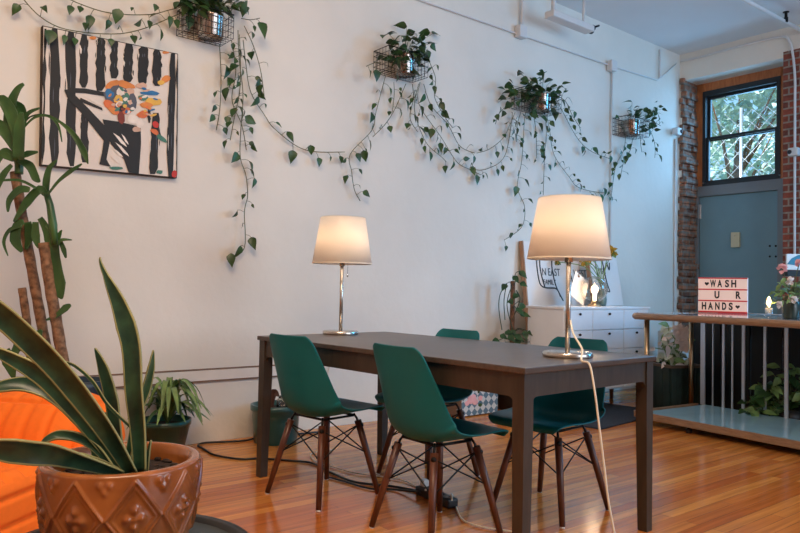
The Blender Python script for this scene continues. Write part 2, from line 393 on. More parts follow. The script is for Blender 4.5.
# ------------------------------------------------------------------ outside the window
b = nb(); bmesh.ops.create_grid(b, x_segments=1, y_segments=1, size=40)
bmesh.ops.transform(b, matrix=M.Translation((24, 44, -.3)), verts=b.verts); struct('ground', b, mat('garden_ground', (90, 100, 70), .9, var=.3, scale=1))
OUTL = mat('hazed_foliage', (146, 190, 188), .5, rgb2=(216, 234, 214), scale=1.2)  # bright bluish haze outdoors is put into the leaf colour
for nm, lb, (x, y), zc_, rr, nl, sd in (('tree', 'leafy tree filling the upper half of the window', (7.2, 15.3), 6.3, 2.0, 3200, 1), ('tree', 'lower bushy tree behind the wire fence outside the window', (9.4, 19.6), 4.2, 1.9, 2200, 2)):
    rr_ = random.Random(sd); t = thing(nm, lb, 'tree', (x, y, -.3))
    b = nb(); tube(b, [(0, 0, 0), (.05, 0, 1.2), (0, .05, 2.4), (.2, 0, zc_ + .5)], [.16, .13, .11, .03], 10)
    for k in range(9):
        a = k * .8; tube(b, [(0, 0, 2 + k * .25), (math.cos(a) * rr * .4, math.sin(a) * rr * .4, 3. + k * .3), (math.cos(a) * rr * .85, math.sin(a) * rr * .85, 3.4 + k * .38)], [.05, .03, .01], 6)
    obj('trunk', b, BARK, t)
    b = nb()
    for k in range(nl):
        v = V((rr_.gauss(0, 1), rr_.gauss(0, 1), rr_.gauss(0, 1))).normalized() * rr * rr_.uniform(.35, 1) ** .6
        leaf(b, v + V((0, 0, zc_ + .3)), (rr_.uniform(-1, 1), rr_.uniform(-1, 1), rr_.uniform(-1, .3)), (rr_.uniform(-.6, .6), rr_.uniform(-.6, .6), 1), rr_.uniform(.16, .3), rr_.uniform(.1, .16), 0, .1, LANCE)
    obj('foliage', b, OUTL, t, mod='open')
ft = thing('wire_fence', 'diamond mesh wire fence standing outside the window', 'fence', bp_(.7, 3.4, -.3), BYAW)
b = nb()
for k in range(-14, 15):
    for sg in (1, -1):
        x = k * .22; tube(b, [(x - sg * 1.65, 0, .9), (x + sg * 1.65, 0, 4.2)], .004, 4)
obj('wire_mesh', b, STEEL, ft)
b = nb()
for x in (-1.6, -.28, 1.9): tube(b, [(x, 0, 0), (x, 0, 4.25)], .025, 8)
obj('post', b, STEEL, ft)

# ------------------------------------------------------------------ dining table
TT = .745; TL, TW = 1.80, .902
CP = V((.4405, 2.4687, 0)); ua = 2.2992
UX = V((math.cos(ua), math.sin(ua), 0)); VY = V((math.sin(ua), -math.cos(ua), 0))   # UX along the near edge to the left, VY away from the camera
TYAW = ua
tc_ = CP + UX * (TL / 2) + VY * (TW / 2)
tb = thing('dining_table', 'long dark brown dining table with two lamps standing on it', 'table', tc_, TYAW)
o = onebox('tabletop', (0, 0, TT - .011), (TL, TW, .022), ESPR, tb, 0, .003)
ah = .085; z1 = TT - .022; lg = .052; ins = .010
hx, hy = TL / 2 - ins, TW / 2 - ins
def apron(length):
    r = .03; b = nb(); L = length / 2; z0 = z1 - ah
    arc = [(L - r + r * math.cos(PI / 2 * k / 6), z0 - r + r * math.sin(PI / 2 * k / 6)) for k in range(7)]
    poly = [(-L, z1), (L, z1)] + arc + [(-x, z) for x, z in arc[::-1]]
    vs = prism(b, poly, .022); bmesh.ops.translate(b, vec=(0, -.011, 0), verts=vs); return b
for sx, sy, ln, rz in ((0, -1, 2 * hx - 2 * lg, 0), (0, 1, 2 * hx - 2 * lg, 0), (1, 0, 2 * hy - 2 * lg, PI / 2), (-1, 0, 2 * hy - 2 * lg, PI / 2)):
    b = apron(ln); bmesh.ops.transform(b, matrix=M.Translation((sx * (hx - .018), sy * (hy - .018), 0)) @ M.Rotation(rz, 4, 'Z'), verts=b.verts); obj('apron', b, ESPR2, tb)
for sx in (-1, 1):
    for sy in (-1, 1):
        b = nb(); vs = []
        for z, w in ((z1, lg), (z1 - .2, lg), (0.004, .043), (0, .040)):
            x0, y0 = sx * hx, sy * hy
            vs.append([b.verts.new((x0 - sx * a * w, y0 - sy * c * w, z)) for a, c in ((0, 0), (1, 0), (1, 1), (0, 1))])
        for p_, q_ in zip(vs, vs[1:]):
            for k in range(4): b.faces.new((p_[k], p_[(k + 1) % 4], q_[(k + 1) % 4], q_[k]))
        b.faces.new(vs[0]); b.faces.new(vs[-1]); obj('leg', b, ESPR2, tb)

# ------------------------------------------------------------------ shell chairs
PR = [(.232, .398, .165, -.004), (.234, .414, .184, -.004), (.218, .429, .200, .0), (.15, .427, .214, .010), (.04, .407, .226, .030), (-.06, .392, .228, .060), (-.13, .400, .224, .086), (-.175, .438, .216, .098), (-.199, .508, .206, .086), (-.216, .592, .194, .066), (-.231, .675, .180, .044), (-.241, .738, .166, .026), (-.246, .768, .152, .015), (-.249, .785, .128, .009)]
def chair_shell():
    b = nb(); rows = []
    P = smoothpts([V((p[0], p[1], 0)) for p in PR], 3); Q = smoothpts([V((p[2], p[3], 0)) for p in PR], 3); n = len(P)
    us = [-1, -.93, -.8, -.6, -.35, 0, .35, .6, .8, .93, 1]
    for i in range(n):
        t = P[min(i + 1, n - 1)] - P[max(i - 1, 0)]; t.normalize(); nn = V((-t.y, t.x, 0))
        if nn.x * .5 + nn.y < 0: nn = -nn
        hw, cu = Q[i].x, Q[i].y
        rows.append([b.verts.new((u * hw, P[i].x + nn.x * cu * abs(u) ** 2.4, P[i].y + nn.y * cu * abs(u) ** 2.4)) for u in us])
    for a, c in zip(rows, rows[1:]):
        for j in range(len(us) - 1):
            f = b.faces.new((a[j], a[j + 1], c[j + 1], c[j])); f.smooth = True
    return b
LT, LB = .115, .191
def chair(label, cx, cy, faz):
    t = thing('shell_chair', label, 'chair', (cx, cy, 0), -faz, 'green shell chairs around the table')
    o = obj('shell', chair_shell(), GREEN, t); solid(o, .008, 0, 1)
    cr = [(1, 1), (-1, 1), (-1, -1), (1, -1)]
    for sx, sy in cr:
        b = nb(); tube(b, [(sx * LT, sy * LT, .362), (sx * (LT + (LB - LT) * .5), sy * (LT + (LB - LT) * .5), .19), (sx * LB, sy * LB, 0.006)], [.0175, .0155, .0125], 12)
        lg_ = obj('leg', b, WALNUT, t)
        b = nb(); tube(b, [(sx * LB, sy * LB, .007), (sx * LB * 1.002, sy * LB * 1.002, 0)], .011, 10); g = obj('glide', b, WHITEP, lg_); g['label'] = 'pale glide under the leg'
    b = nb()
    for sx, sy in cr:
        tube(b, [(sx * (LT + .004), sy * (LT + .004), .338), (sx * LT * .97, sy * LT * .97, .372), (sx * .1, sy * .1, .396)], [.006, .006, .005], 6)
        sphere(b, (sx * (LT + .012), sy * (LT + .012), .34), .013, 0, (1, 1, 1), 8, 6)
    for s in (-1, 1):
        tube(b, [(-.1, s * .1, .388), (.1, s * .1, .388)], .006, 6); tube(b, [(s * .1, -.1, .386), (s * .1, .1, .386)], .006, 6)
    obj('bracket', b, BLACKM, t)
    k = .44
    md = LT + (LB - LT) * (1 - .205 / .375)
    for i in range(4):
        for (p_, q_) in ((cr[i], cr[(i + 1) % 4]), (cr[(i + 1) % 4], cr[i])):
            b = nb(); tube(b, [(p_[0] * LT, p_[1] * LT, .338), (q_[0] * md, q_[1] * md, .205)], .0035, 6); obj('strut', b, BLACKM, t)
    return t
ra = math.radians
chair('leftmost dark green shell chair, near side of the table, below the left lamp', -.355, 3.505, ra(43))
chair('green shell chair nearest the camera, near side of the table beside its front corner', .17, 3.0, ra(52))
chair('green shell chair behind the table, only its backrest showing beyond the middle of the tabletop', .175, 3.897, ra(226))
chair('green shell chair behind the table, below the right lamp and its white cord', .722, 3.345, ra(226))

# ------------------------------------------------------------------ table lamps
shm = bpy.data.materials.new('lamp_shade_fabric'); shm.use_nodes = True; nt = shm.node_tree; nt.nodes.remove(nt.nodes['Principled BSDF'])
df = nt.nodes.new('ShaderNodeBsdfDiffuse'); df.inputs[0].default_value = lin((246, 238, 228)); tr = nt.nodes.new('ShaderNodeBsdfTranslucent'); tr.inputs[0].default_value = lin((255, 248, 240))
mx = nt.nodes.new('ShaderNodeMixShader'); mx.inputs[0].default_value = .62; nt.links.new(df.outputs[0], mx.inputs[1]); nt.links.new(tr.outputs[0], mx.inputs[2])
nt.links.new(mx.outputs[0], nt.nodes['Material Output'].inputs[0])
BULB = mat('lit_bulb', (255, 240, 220), .5, emit=(255, 214, 160), estr=12)
def lamp(label, base, cord_pts, sz=1.):
    t = thing('table_lamp', label, 'lamp', (base.x, base.y, TT), 0, 'table lamps')
    b = nb(); lathe(b, [(0, 0), (.1, 0), (.102, .004), (.102, .017), (.098, .021), (.012, .023), (0, .023)], 48); obj('base', b, NICKEL, t)
    b = nb(); tube(b, [(0, 0, .02), (0, 0, .40)], .0105, 16); tube(b, [(0, 0, .39), (0, 0, .47)], .017, 16); obj('pole', b, NICKEL, t)
    sb, st = .402, .265 * sz + .402
    b = nb(); lathe(b, [(.170, sb), (.1275, st)], 56); s = obj('lamp_shade', b, shm, t, mod='open'); solid(s, .002)
    b = nb(); lathe(b, [(.1715, sb), (.1715, sb + .006), (.169, sb + .006), (.169, sb), (.1715, sb)], 56); lathe(b, [(.1288, st - .005), (.1285, st), (.1265, st), (.1268, st - .005), (.1288, st - .005)], 56)
    for k in range(3):
        a = k * 2 * PI / 3 + .4; tube(b, [(0, 0, .455), (.166 * math.cos(a), .166 * math.sin(a), sb + .004)], .0015, 5)
    obj('shade_rim', b, CREAM, s)
    b = nb(); sphere(b, (0, 0, .535), .03, 0, (1, 1, 1.25)); obj('bulb', b, BULB, t)
    b = nb(); tube(b, [(.035, -.03, .45), (.035, -.031, .34)], .0012, 5); sphere(b, (.035, -.031, .335), .005, 0, (1, 1, 1.6), 8, 6); obj('pull_chain', b, NICKEL, t)
    if cord_pts:
        b = nb(); tube(b, smoothpts(cord_pts, 8), .0042, 8); obj('cord', b, CREAM, t, world=True)
    l = bpy.data.lights.new('lamp_light', 'POINT'); l.energy = 13.; l.color = (1, .87, .74); l.shadow_soft_size = .04
    lo_ = bpy.data.objects.new('lamp_light', l); C.objects.link(lo_); lo_.parent = t; lo_.location = (0, 0, .54)
L1 = onz(340.5, 334.3, TT); L2 = onz(567.5, 356.8, TT)
ep = CP + VY * (TW * .405)
lamp('lit white-shaded lamp at the far left end of the table', L1, None, 1.)
z_ = lambda p, z: V((p.x, p.y, z))
lamp('lit cream-shaded table lamp at the right end of the table, white cord hanging down', L2,
     [V((L2.x + .008, L2.y - .01, TT + .15)), ony(573.5, 334, 2.88), ony(582, 349, 2.8), z_(ep, TT + .006) + V((-.012, .012, 0)), z_(ep, TT - .006) + V((.012, -.012, 0)), ony(594.5, 390, 2.66), ony(599, 425, 2.65), ony(604, 465, 2.64), ony(610, 510, 2.62), V((.83, 2.60, .02)), V((.88, 2.5, .006)), V((1.0, 2.3, .006))], .955)

# ------------------------------------------------------------------ left wall: painting
pc = [onwall(40, 28, .045), onwall(180, 51, .045), onwall(178, 177, .045), onwall(41, 167, .045)]
sa, sb_ = (s_of(pc[0]) + s_of(pc[3])) / 2 + .012, (s_of(pc[1]) + s_of(pc[2])) / 2
zb_ = (pc[2].z + pc[3].z) / 2; zt_ = (pc[0].z + pc[1].z) / 2
pw, ph = sb_ - sa, zt_ - zb_
pt = thing('painting', 'abstract canvas of black and white stripes with a burst of coloured paint', 'painting', wp((sa + sb_) / 2, .045, zb_), WYAW)
pt.rotation_euler = (0, ra(-1.2), WYAW)
onebox('canvas', (0, .0205, ph / 2), (pw, .041, ph), mat('canvas_edge', (52, 40, 34), .8, var=.3, scale=12), pt, 0, .003)
onebox('painted_ground', (0, .0, ph / 2), (pw - .012, .0024, ph - .012), mat('canvas_white', (226, 216, 206), .8, var=.04, scale=5, bump=.2, bscale=200), pt)
cols = {'k': (20, 19, 19), 'o': (214, 132, 64), 'b': (40, 110, 160), 'y': (226, 178, 76), 'r': (196, 50, 40), 'g': (66, 120, 104), 'd': (128, 50, 34), 'p': (206, 168, 146), 'w': (232, 222, 212), 's': (80, 84, 96), 'c': (212, 110, 60)}
pal = [mat('paint_' + n, c, .6, var=.12, scale=12) for n, c in [('black', cols['k']), ('orange', cols['o']), ('blue', cols['b']), ('yellow', cols['y']), ('red', cols['r']), ('green', cols['g']), ('dark_red', cols['d']), ('peach', cols['p']), ('white', cols['w']), ('slate', cols['s']), ('coral', cols['c'])]]
pi_ = dict(k=0, o=1, b=2, y=3, r=4, g=5, d=6, p=7, w=8, s=9, c=10)
pb = nb(); layer = [0]
def ij(cx, cy):   # zoomed-crop position on the canvas -> canvas local
    u = (cx - 121) / 408.
    top = 80 + u * 72; bot = 491 + u * 33
    v = (bot - cy) / (bot - top); return (u - .5) * pw, v * ph
def paint(poly, c):
    layer[0] += 1; y = -.0016 - layer[0] * .00002
    vs = []
    for x, z in poly:
        X, Z = ij(x, z); X = max(-pw / 2 + .002, min(pw / 2 - .002, X)); Z = max(.002, min(ph - .002, Z)); vs.append(pb.verts.new((X, y, Z)))
    f = pb.faces.new(vs); f.material_index = pi_[c]
rp = random.Random(3)
def stripe(x, w, y0, y1, lean=0, c='k'):
    n = 10; L = []; Rr = []
    for i in range(n + 1):
        y = y0 + (y1 - y0) * i / n; k = 1 if 0 < i < n else .55
        L.append((x + lean * i / n - w / 2 * k + rp.uniform(-2.8, 2.8), y)); Rr.append((x + lean * i / n + w / 2 * k + rp.uniform(-2.8, 2.8), y))
    for i in range(n): paint([L[i], Rr[i], Rr[i + 1], L[i + 1]], c)
    if w > 15:
        for k in range(5):
            e = rp.choice((-1, 1)) * w * rp.uniform(.42, .62); ya = y0 + (y1 - y0) * rp.uniform(0, .8); hh = (y1 - y0) * rp.uniform(.1, .2); xx = x + lean * (ya - y0) / (y1 - y0) + e; ww = rp.uniform(1.5, 3.5)
            paint([(xx, ya), (xx + ww, ya + hh * .3), (xx + ww * .6, ya + hh), (xx - ww * .5, ya + hh * .6)], 'w' if k < 2 else c)
            if k < 2: xx = x + rp.uniform(-.2, .2) * w; paint([(xx, ya), (xx + 1.6, ya + hh * .3), (xx + .8, ya + hh * .9), (xx - .8, ya + hh * .6)], 's')
for a in ((130, 7, 90, 488, -4), (154, 26, 85, 492, 4), (198, 26, 92, 492, 8), (237, 22, 98, 260, 0), (240, 22, 330, 480, 2), (285, 27, 104, 268, 0), (325, 22, 116, 230, 0), (370, 28, 122, 240, -4), (416, 32, 130, 250, -4), (459, 27, 142, 250, 0), (457, 26, 330, 512, -8), (509, 21, 152, 520, -4), (528, 6, 170, 515, 0), (436, 10, 300, 360, 0)): stripe(*a)
paint([(182, 268), (196, 266), (250, 320), (300, 372), (318, 400), (305, 470), (318, 492), (284, 485), (292, 450), (296, 415), (240, 345), (190, 290)], 'k')
paint([(196, 262), (240, 262), (300, 272), (300, 284), (240, 276), (200, 276)], 'k')
paint([(228, 290), (290, 318), (292, 326), (224, 300)], 'k')
paint([(292, 352), (340, 358), (408, 372), (410, 420), (404, 512), (372, 508), (358, 470), (318, 425), (300, 380)], 'k')
for x, y, w, h, a in ((345, 412, 10, 60, -.8), (352, 440, 9, 60, -.8), (338, 450, 8, 44, -.9), (360, 410, 7, 40, -.6), (330, 470, 7, 40, -.9), (268, 300, 8, 60, -1.1)):
    paint([(x + (px * w * math.cos(a) - py * h * math.sin(a)) / 2, y + (px * w * math.sin(a) + py * h * math.cos(a)) / 2) for px, py in ((0, -1), (1, -.3), (.7, .6), (0, 1), (-1, .3))], 'w')
def dab(x, y, w, h, c, a=0.):
    n = 9; paint([(x + (w / 2 * math.cos(2 * PI * k / n) * math.cos(a) - h / 2 * math.sin(2 * PI * k / n) * math.sin(a)) * rp.uniform(.8, 1.15), y + (w / 2 * math.cos(2 * PI * k / n) * math.sin(a) + h / 2 * math.sin(2 * PI * k / n) * math.cos(a)) * rp.uniform(.8, 1.15)) for k in range(n)], c)
dab(346, 292, 106, 108, 's')
for a in ((318, 250, 50, 26, 'o', -.5), (360, 248, 60, 22, 'o', .3), (312, 275, 26, 34, 'b'), (312, 308, 36, 26, 'c', .6), (330, 262, 34, 22, 's'), (345, 270, 30, 26, 'w'), (372, 270, 34, 26, 'p'), (340, 300, 30, 40, 'y'), (362, 288, 26, 34, 'g'), (382, 300, 30, 50, 's'), (325, 326, 36, 20, 'o', .5), (348, 345, 26, 40, 'd'), (365, 325, 34, 22, 'c'), (384, 350, 40, 26, 'w'), (350, 318, 20, 20, 'k'),
          (410, 250, 40, 18, 'p'), (438, 272, 66, 14, 'b'), (415, 285, 34, 18, 'g'), (445, 298, 56, 26, 'y'), (425, 308, 40, 20, 'o'), (414, 336, 36, 22, 'c', -.3), (486, 230, 34, 20, 'o', -.4), (472, 240, 26, 14, 'y'), (456, 365, 24, 18, 'r', .4), (452, 386, 30, 16, 'c', .5), (476, 406, 40, 16, 'g', .6), (405, 362, 26, 30, 'w'), (395, 380, 30, 16, 'p'), (518, 512, 20, 22, 'r'), (262, 112, 20, 10, 'o'), (485, 150, 24, 8, 'o'), (470, 506, 22, 12, 'g'), (335, 496, 44, 10, 'g')): dab(*a)
for k in range(26):
    a = rp.uniform(0, 2 * PI); q_ = rp.uniform(8, 48); dab(346 + q_ * math.cos(a), 292 + q_ * math.sin(a), rp.uniform(8, 20), rp.uniform(6, 13), rp.choice('oycpgsbwd'), rp.uniform(-1, 1))
for k in range(12): dab(rp.uniform(405, 470), rp.uniform(255, 345), rp.uniform(8, 26), rp.uniform(5, 9), rp.choice('oycpbw'), rp.uniform(-.4, .4))
o = obj('painted_design', pb, pal, pt, mod='open')

# ------------------------------------------------------------------ wall baskets with trailing pothos
TIN = mat('tarnished_tin', (206, 200, 194), .24, metal=.95, rgb2=(150, 120, 98), scale=12)
def vine(t, rnd, px, off, dens=1., big=1., thick=.0028):
    P = smoothpts([onwall(x, y, off if i else off + .02) + N * rnd.uniform(-.012, .012) for i, (x, y) in enumerate(px)], 8)
    b = nb(); tube(b, P, thick, 6, 0, True)
    acc = 0; nxt = .05
    for a, c in zip(P, P[1:]):
        acc += (c - a).length
        if acc > nxt:
            nxt = acc + rnd.uniform(.034, .082) / dens
            tg = (c - a).normalized(); sd = tg.cross(N).normalized() * rnd.choice((-1, 1))
            d0 = (sd * .8 + N * rnd.uniform(.1, .7) + tg * .3 + V((0, 0, rnd.uniform(-.2, .5)))).normalized()
            ln = rnd.uniform(.03, .06); e = c + d0 * ln
            tube(b, [c, c + d0 * ln * .6 + V((0, 0, .006)), e], .0016, 5, 0)
            sz = rnd.choice((.035, .05, .06, .07, .09)) * big
            leaf(b, e, d0 * rnd.uniform(0, .8) + V((0, 0, -1)) + sd * rnd.uniform(-.3, .7) + N * rnd.uniform(-.1, .5), (N * rnd.uniform(.2, 1.) + sd * rnd.uniform(-1.5, 1.5) + V((0, 0, .4))), sz, sz * rnd.uniform(.55, .8), 1, rnd.uniform(.05, .45), HEART, rnd.uniform(.15, .5))
    off_wall(b); o = obj('vine', b, [STEMM, LEAFM], t, world=True, mod='open')
def basket_and_plant(bl, plab, lrb, rrb, topy, dep, potx, crown, ncrown, vines, seed, crown_big=1.):
    rnd = random.Random(seed)
    a = onwall(lrb[0], lrb[1], .02); c = onwall(rrb[0], rrb[1], .02); s0_, s1_ = s_of(a), s_of(c); zb = (a.z + c.z) / 2; zt = zb + topy
    w = s1_ - s0_
    t = thing('wire_basket', bl, 'basket', wp((s0_ + s1_) / 2, .0, zb), WYAW, 'wire wall baskets')
    b = nb(); y0, y1 = -.012, -dep     # local y towards the room is negative
    g = lambda x, y, z: (x, y, z)
    wr_ = .0018
    nx = max(5, int(w / .035)); ny = max(4, int(dep / .035)); nz = max(3, int(topy / .035))
    for i in range(nx + 1):
        x = -w / 2 + w * i / nx; tube(b, [(x, y0, topy), (x, y0, 0), (x, y1, 0), (x, y1, topy)], wr_, 4)
    for i in range(ny + 1):
        y = y0 + (y1 - y0) * i / ny; tube(b, [(-w / 2, y, topy), (-w / 2, y, 0), (w / 2, y, 0), (w / 2, y, topy)], wr_, 4)
    for i in range(nz + 1):
        z = topy * i / nz; tube(b, [(-w / 2, y0, z), (w / 2, y0, z), (w / 2, y1, z), (-w / 2, y1, z), (-w / 2, y0, z)], wr_ if i < nz else .0035, 4)
    obj('wire_grid', b, BLACKM, t)
    # pot standing in the basket
    pr = min(dep * .42, .085); s_p = s_of(onwall(potx, lrb[1], dep * .5))
    pp = wp(s_p, dep * .52, zb + .004)
    t = thing('potted_pothos', plab, 'plant', pp, WYAW, 'trailing plants in wall baskets')
    b = nb(); lathe(b, [(0, 0), (pr * .9, 0), (pr * .93, .004), (pr, topy * .86), (pr * 1.04, topy * .9), (pr * .95, topy * .9), (pr * .92, topy * .78), (0, topy * .78)], 28); obj('pot', b, TIN, t)
    b = nb()
    base = pp + V((0, 0, topy * .8))
    for k in range(ncrown):
        cx = rnd.gauss(0, .5); cy = rnd.gauss(0, .5); cx = max(-1, min(1, cx)); cy = max(-1, min(1, cy))
        px = crown[0] + (crown[2] - crown[0]) * (.5 + cx / 2); py = crown[1] + (crown[3] - crown[1]) * (.5 + cy / 2)
        e = onwall(px, py, dep * rnd.uniform(.15, 1.05) + .02)
        if k % 2 == 0: tube(b, [base, base.lerp(e, .5) + V((0, 0, .03)), e], .0016, 5, 0)
        sz = rnd.uniform(.055, .11) * crown_big; az = rnd.uniform(0, 2 * PI)
        d0 = V((math.cos(az), math.sin(az), rnd.uniform(-.7, .4))); sd = V((rnd.uniform(-1, 1), rnd.uniform(-1, 1), 1))
        leaf(b, e, d0, sd, sz, sz * rnd.uniform(.55, .8), 1, .3)
    off_wall(b); obj('foliage', b, [STEMM, LEAFM], t, world=True, mod='open')
    for v in vines:
        px, of = v[0], v[1]; vine(t, rnd, px, of, *(v[2:]))
basket_and_plant('black wire basket on the wall above the painting, first from the left', 'pothos in tin pot above the painting, with one vine running left over the canvas', (177, 35.5), (221, 46), .155, .2, 210, (180, -10, 246, 12), 90,
    [([(195, 8), (177, 15), (142, 29), (111, 34), (67, 29), (40, 17), (20, -6)], .06), ([(195, 4), (170, 10), (148, 15), (111, 13), (80, 4), (60, -6)], .06),
     ([(220, 44), (220, 60), (221, 82), (219, 110), (217, 130)], .05, .8), ([(238, 30), (240, 60), (243, 95), (241, 130), (241, 157), (246, 175), (247.5, 195), (245, 212), (244, 247), (230, 260)], .04, .8),
     ([(240, 34), (241, 60), (240, 90), (234, 120), (231, 140)], .07, 1.2), ([(243, 40), (246, 62), (250, 92), (265, 115), (275, 130), (305, 150), (345, 152)], .03, .7), ([(242, 18), (250, 20), (260, 18)], .12, 1., 1.3),
     ([(244, 26), (254, 45), (260, 70), (265, 96)], .08, .8), ([(232, 40), (236, 70), (232, 100), (242, 125), (247, 150)], .06, 1.1)], 11)
basket_and_plant('black wire basket on the wall, second from the left, above the gap between the lamps', 'pothos in tin pot above the white wall middle, second plant from the left', (374, 74), (413, 81), .165, .2, 404, (384, 26, 432, 72), 95,
    [([(386, 76), (376, 112), (372, 130), (350, 154), (351, 172), (354, 190), (360, 201)], .04, 1.), ([(405, 84), (396, 108), (385, 124), (372, 137)], .06, .9),
     ([(418, 84), (414, 110), (425, 142), (442, 157), (446, 162)], .05, 1.), ([(420, 82), (420, 104), (442, 137), (456, 162), (470, 169), (480, 175)], .05, .9), ([(394, 82), (394, 95), (393, 112)], .06, 1.),
     ([(428, 60), (435, 78), (434, 98), (446, 118), (452, 128)], .08, 1.), ([(424, 84), (432, 105), (447, 125), (460, 146), (475, 153)], .04, .8), ([(412, 84), (414, 98), (410, 118), (417, 132)], .07, 1.6), ([(382, 62), (374, 63), (367, 66)], .16, 1.)], 12)
basket_and_plant('black wire basket on the wall, third from the left, above the right lamp', 'bushy pothos in tin pot above the right lamp, third plant from the left', (512, 110), (545, 115.5), .17, .21, 541, (505, 70, 562, 116), 120,
    [([(525, 112), (525, 122), (522, 160), (517, 187), (525, 207), (521, 227), (505, 240)], .04, 1.), ([(546, 114), (546, 135), (545, 155), (544, 195)], .05, .9), ([(547, 114), (549, 130), (555, 155), (570, 177), (577, 187), (595, 192), (610, 192)], .04, .9),
     ([(555, 96), (562, 110), (577, 137), (590, 151), (610, 159)], .06, 1.), ([(512, 112), (512, 118), (505, 156), (487, 169), (470, 169)], .04, .8), ([(515, 112), (511, 124), (503, 138), (490, 149), (477, 153)], .06, .9),
     ([(520, 112), (518, 126), (516, 142)], .1, 1.7), ([(534, 116), (535, 130), (536, 148), (537, 158)], .06, 1.7), ([(558, 96), (566, 102), (572, 116), (580, 128)], .12, .8), ([(506, 106), (499, 114), (496, 124)], .1, .9)], 13)
basket_and_plant('black wire basket on the wall nearest the far corner, rightmost of the four', 'small sparse pothos in the wall basket nearest the far window', (613, 136), (634, 138), .17, .2, 631, (618, 102, 662, 130), 45,
    [([(626, 137), (624, 150), (616, 165), (612, 185), (612, 200)], .05, .9), ([(632, 138), (630, 150), (624, 164), (620, 176)], .07, 1.1), ([(646, 124), (652, 134), (655, 146), (654, 158)], .12, .9), ([(642, 118), (651, 120), (660, 126)], .14, 1.), ([(640, 136), (641, 144), (642, 152)], .08, 1.), ([(648, 112), (655, 110), (660, 118)], .14, 1.)], 14)

# ------------------------------------------------------------------ conduits, sensors and fittings on the walls
PIPEM = mat('white_conduit_paint', (214, 212, 210), .5, var=.02)
def conduit(name, label, cat, pts, r=.011, boxes=()):
    t = thing(name, label, cat, pts[0])
    b = nb(); tube(b, pts, r, 8); obj('pipe', b, PIPEM, t, world=True)
    for p in boxes:
        b = nb(); box(b, p, (.1, .07, .11), WYAW, 0, .008); obj('junction_box', b, PIPEM, t, world=True)
    return t
W_ = lambda x, y, o=.02: onwall(x, y, o)
conduit('high_conduit', 'thin white conduit running high along the left wall with two junction boxes', 'conduit', [W_(395, -10), W_(420, 0), W_(521, 35), W_(612, 66), W_(657, 80), W_(664, 75), W_(676, 64)], .008, [W_(521, 32, .04), W_(612, 66, .04)])
conduit('drop_conduit', 'white conduit dropping straight down the left wall from the right junction box', 'conduit', [wp(s_of(W_(612, 70)), .02, W_(612, 72).z), wp(s_of(W_(612, 70)), .02, .9)], .011)
conduit('riser_conduit', 'white conduit rising to the ceiling from the left junction box', 'conduit', [wp(s_of(W_(521, 26)), .03, W_(521, 26).z), wp(s_of(W_(521, 26)), .03, ZC)], .014)
conduit('corner_riser', 'short white conduit rising to the ceiling beside the far corner', 'conduit', [wp(s_of(W_(660, 78)), .018, W_(660, 78).z), wp(s_of(W_(660, 78)), .018, onwall(660, 51).z)], .011)
bpz = lambda x, y: onback(x, y, -.02)
conduit('back_conduit', 'white conduit curving along the header and down the red brick', 'conduit', smoothpts([bpz(681, 61), bpz(700, 57), bpz(740, 46), bpz(780, 37), bpz(789, 41), bpz(793, 56), bpz(795, 80), wp(S_C - .02, t_of(bpz(795, 85)), 2.9), wp(S_C - .02, t_of(bpz(795, 85)), 1.3)], 5), .013)
WGREY = mat('sensor_grey', (206, 210, 212), .45)
def sensor(label, p, yaw, lens):
    t = thing('motion_sensor', label, 'sensor', p, yaw)
    onebox('housing', (0, 0, 0), (.1, .07, .085), WGREY, t, 0, .012)
    b = nb(); sphere(b, (lens, -.035, 0), .022, 0, (1, .6, 1)); obj('lens', b, BLACKP, t)
p = onwall(677, 131.5, .06); sensor('small white camera sensor on the white wall beside the broken brick jamb', p, WYAW, .03)
p = onback(794, 152, -.05); sensor('small white camera sensor on the red brick right of the window', p, BYAW, -.03)
conduit('sensor_conduit', 'thin white conduit running down the wall below the left camera sensor', 'conduit', [wp(s_of(W_(676, 139)), .015, W_(676, 139).z), wp(s_of(W_(676, 139)), .015, .1)], .012)
# sprinkler pipe under the ceiling
zp = ZC - .09
sp0, sp1 = onz(735, -5.5, zp), onz(805, 32.5, zp)
t = thing('sprinkler_pipe', 'white sprinkler pipe crossing the ceiling at upper right', 'pipe', sp0)
dd = (sp1 - sp0)
b = nb(); tube(b, [sp0 - dd * .6, sp1 + dd * .8], .018, 10); obj('pipe', b, PIPEM, t, world=True)
b = nb(); hp = onz(786, 21, zp); tube(b, [hp + V((0, 0, -.01)), hp + V((0, 0, .035))], .02, 10); tube(b, [hp + V((0, 0, .03)), hp + V((0, 0, .085))], .014, 10); lathe(b, [(0, .085), (.03, .085), (.03, .09), (0, .09)], 14, hp); obj('sprinkler_head', b, BLACKM, t, world=True)
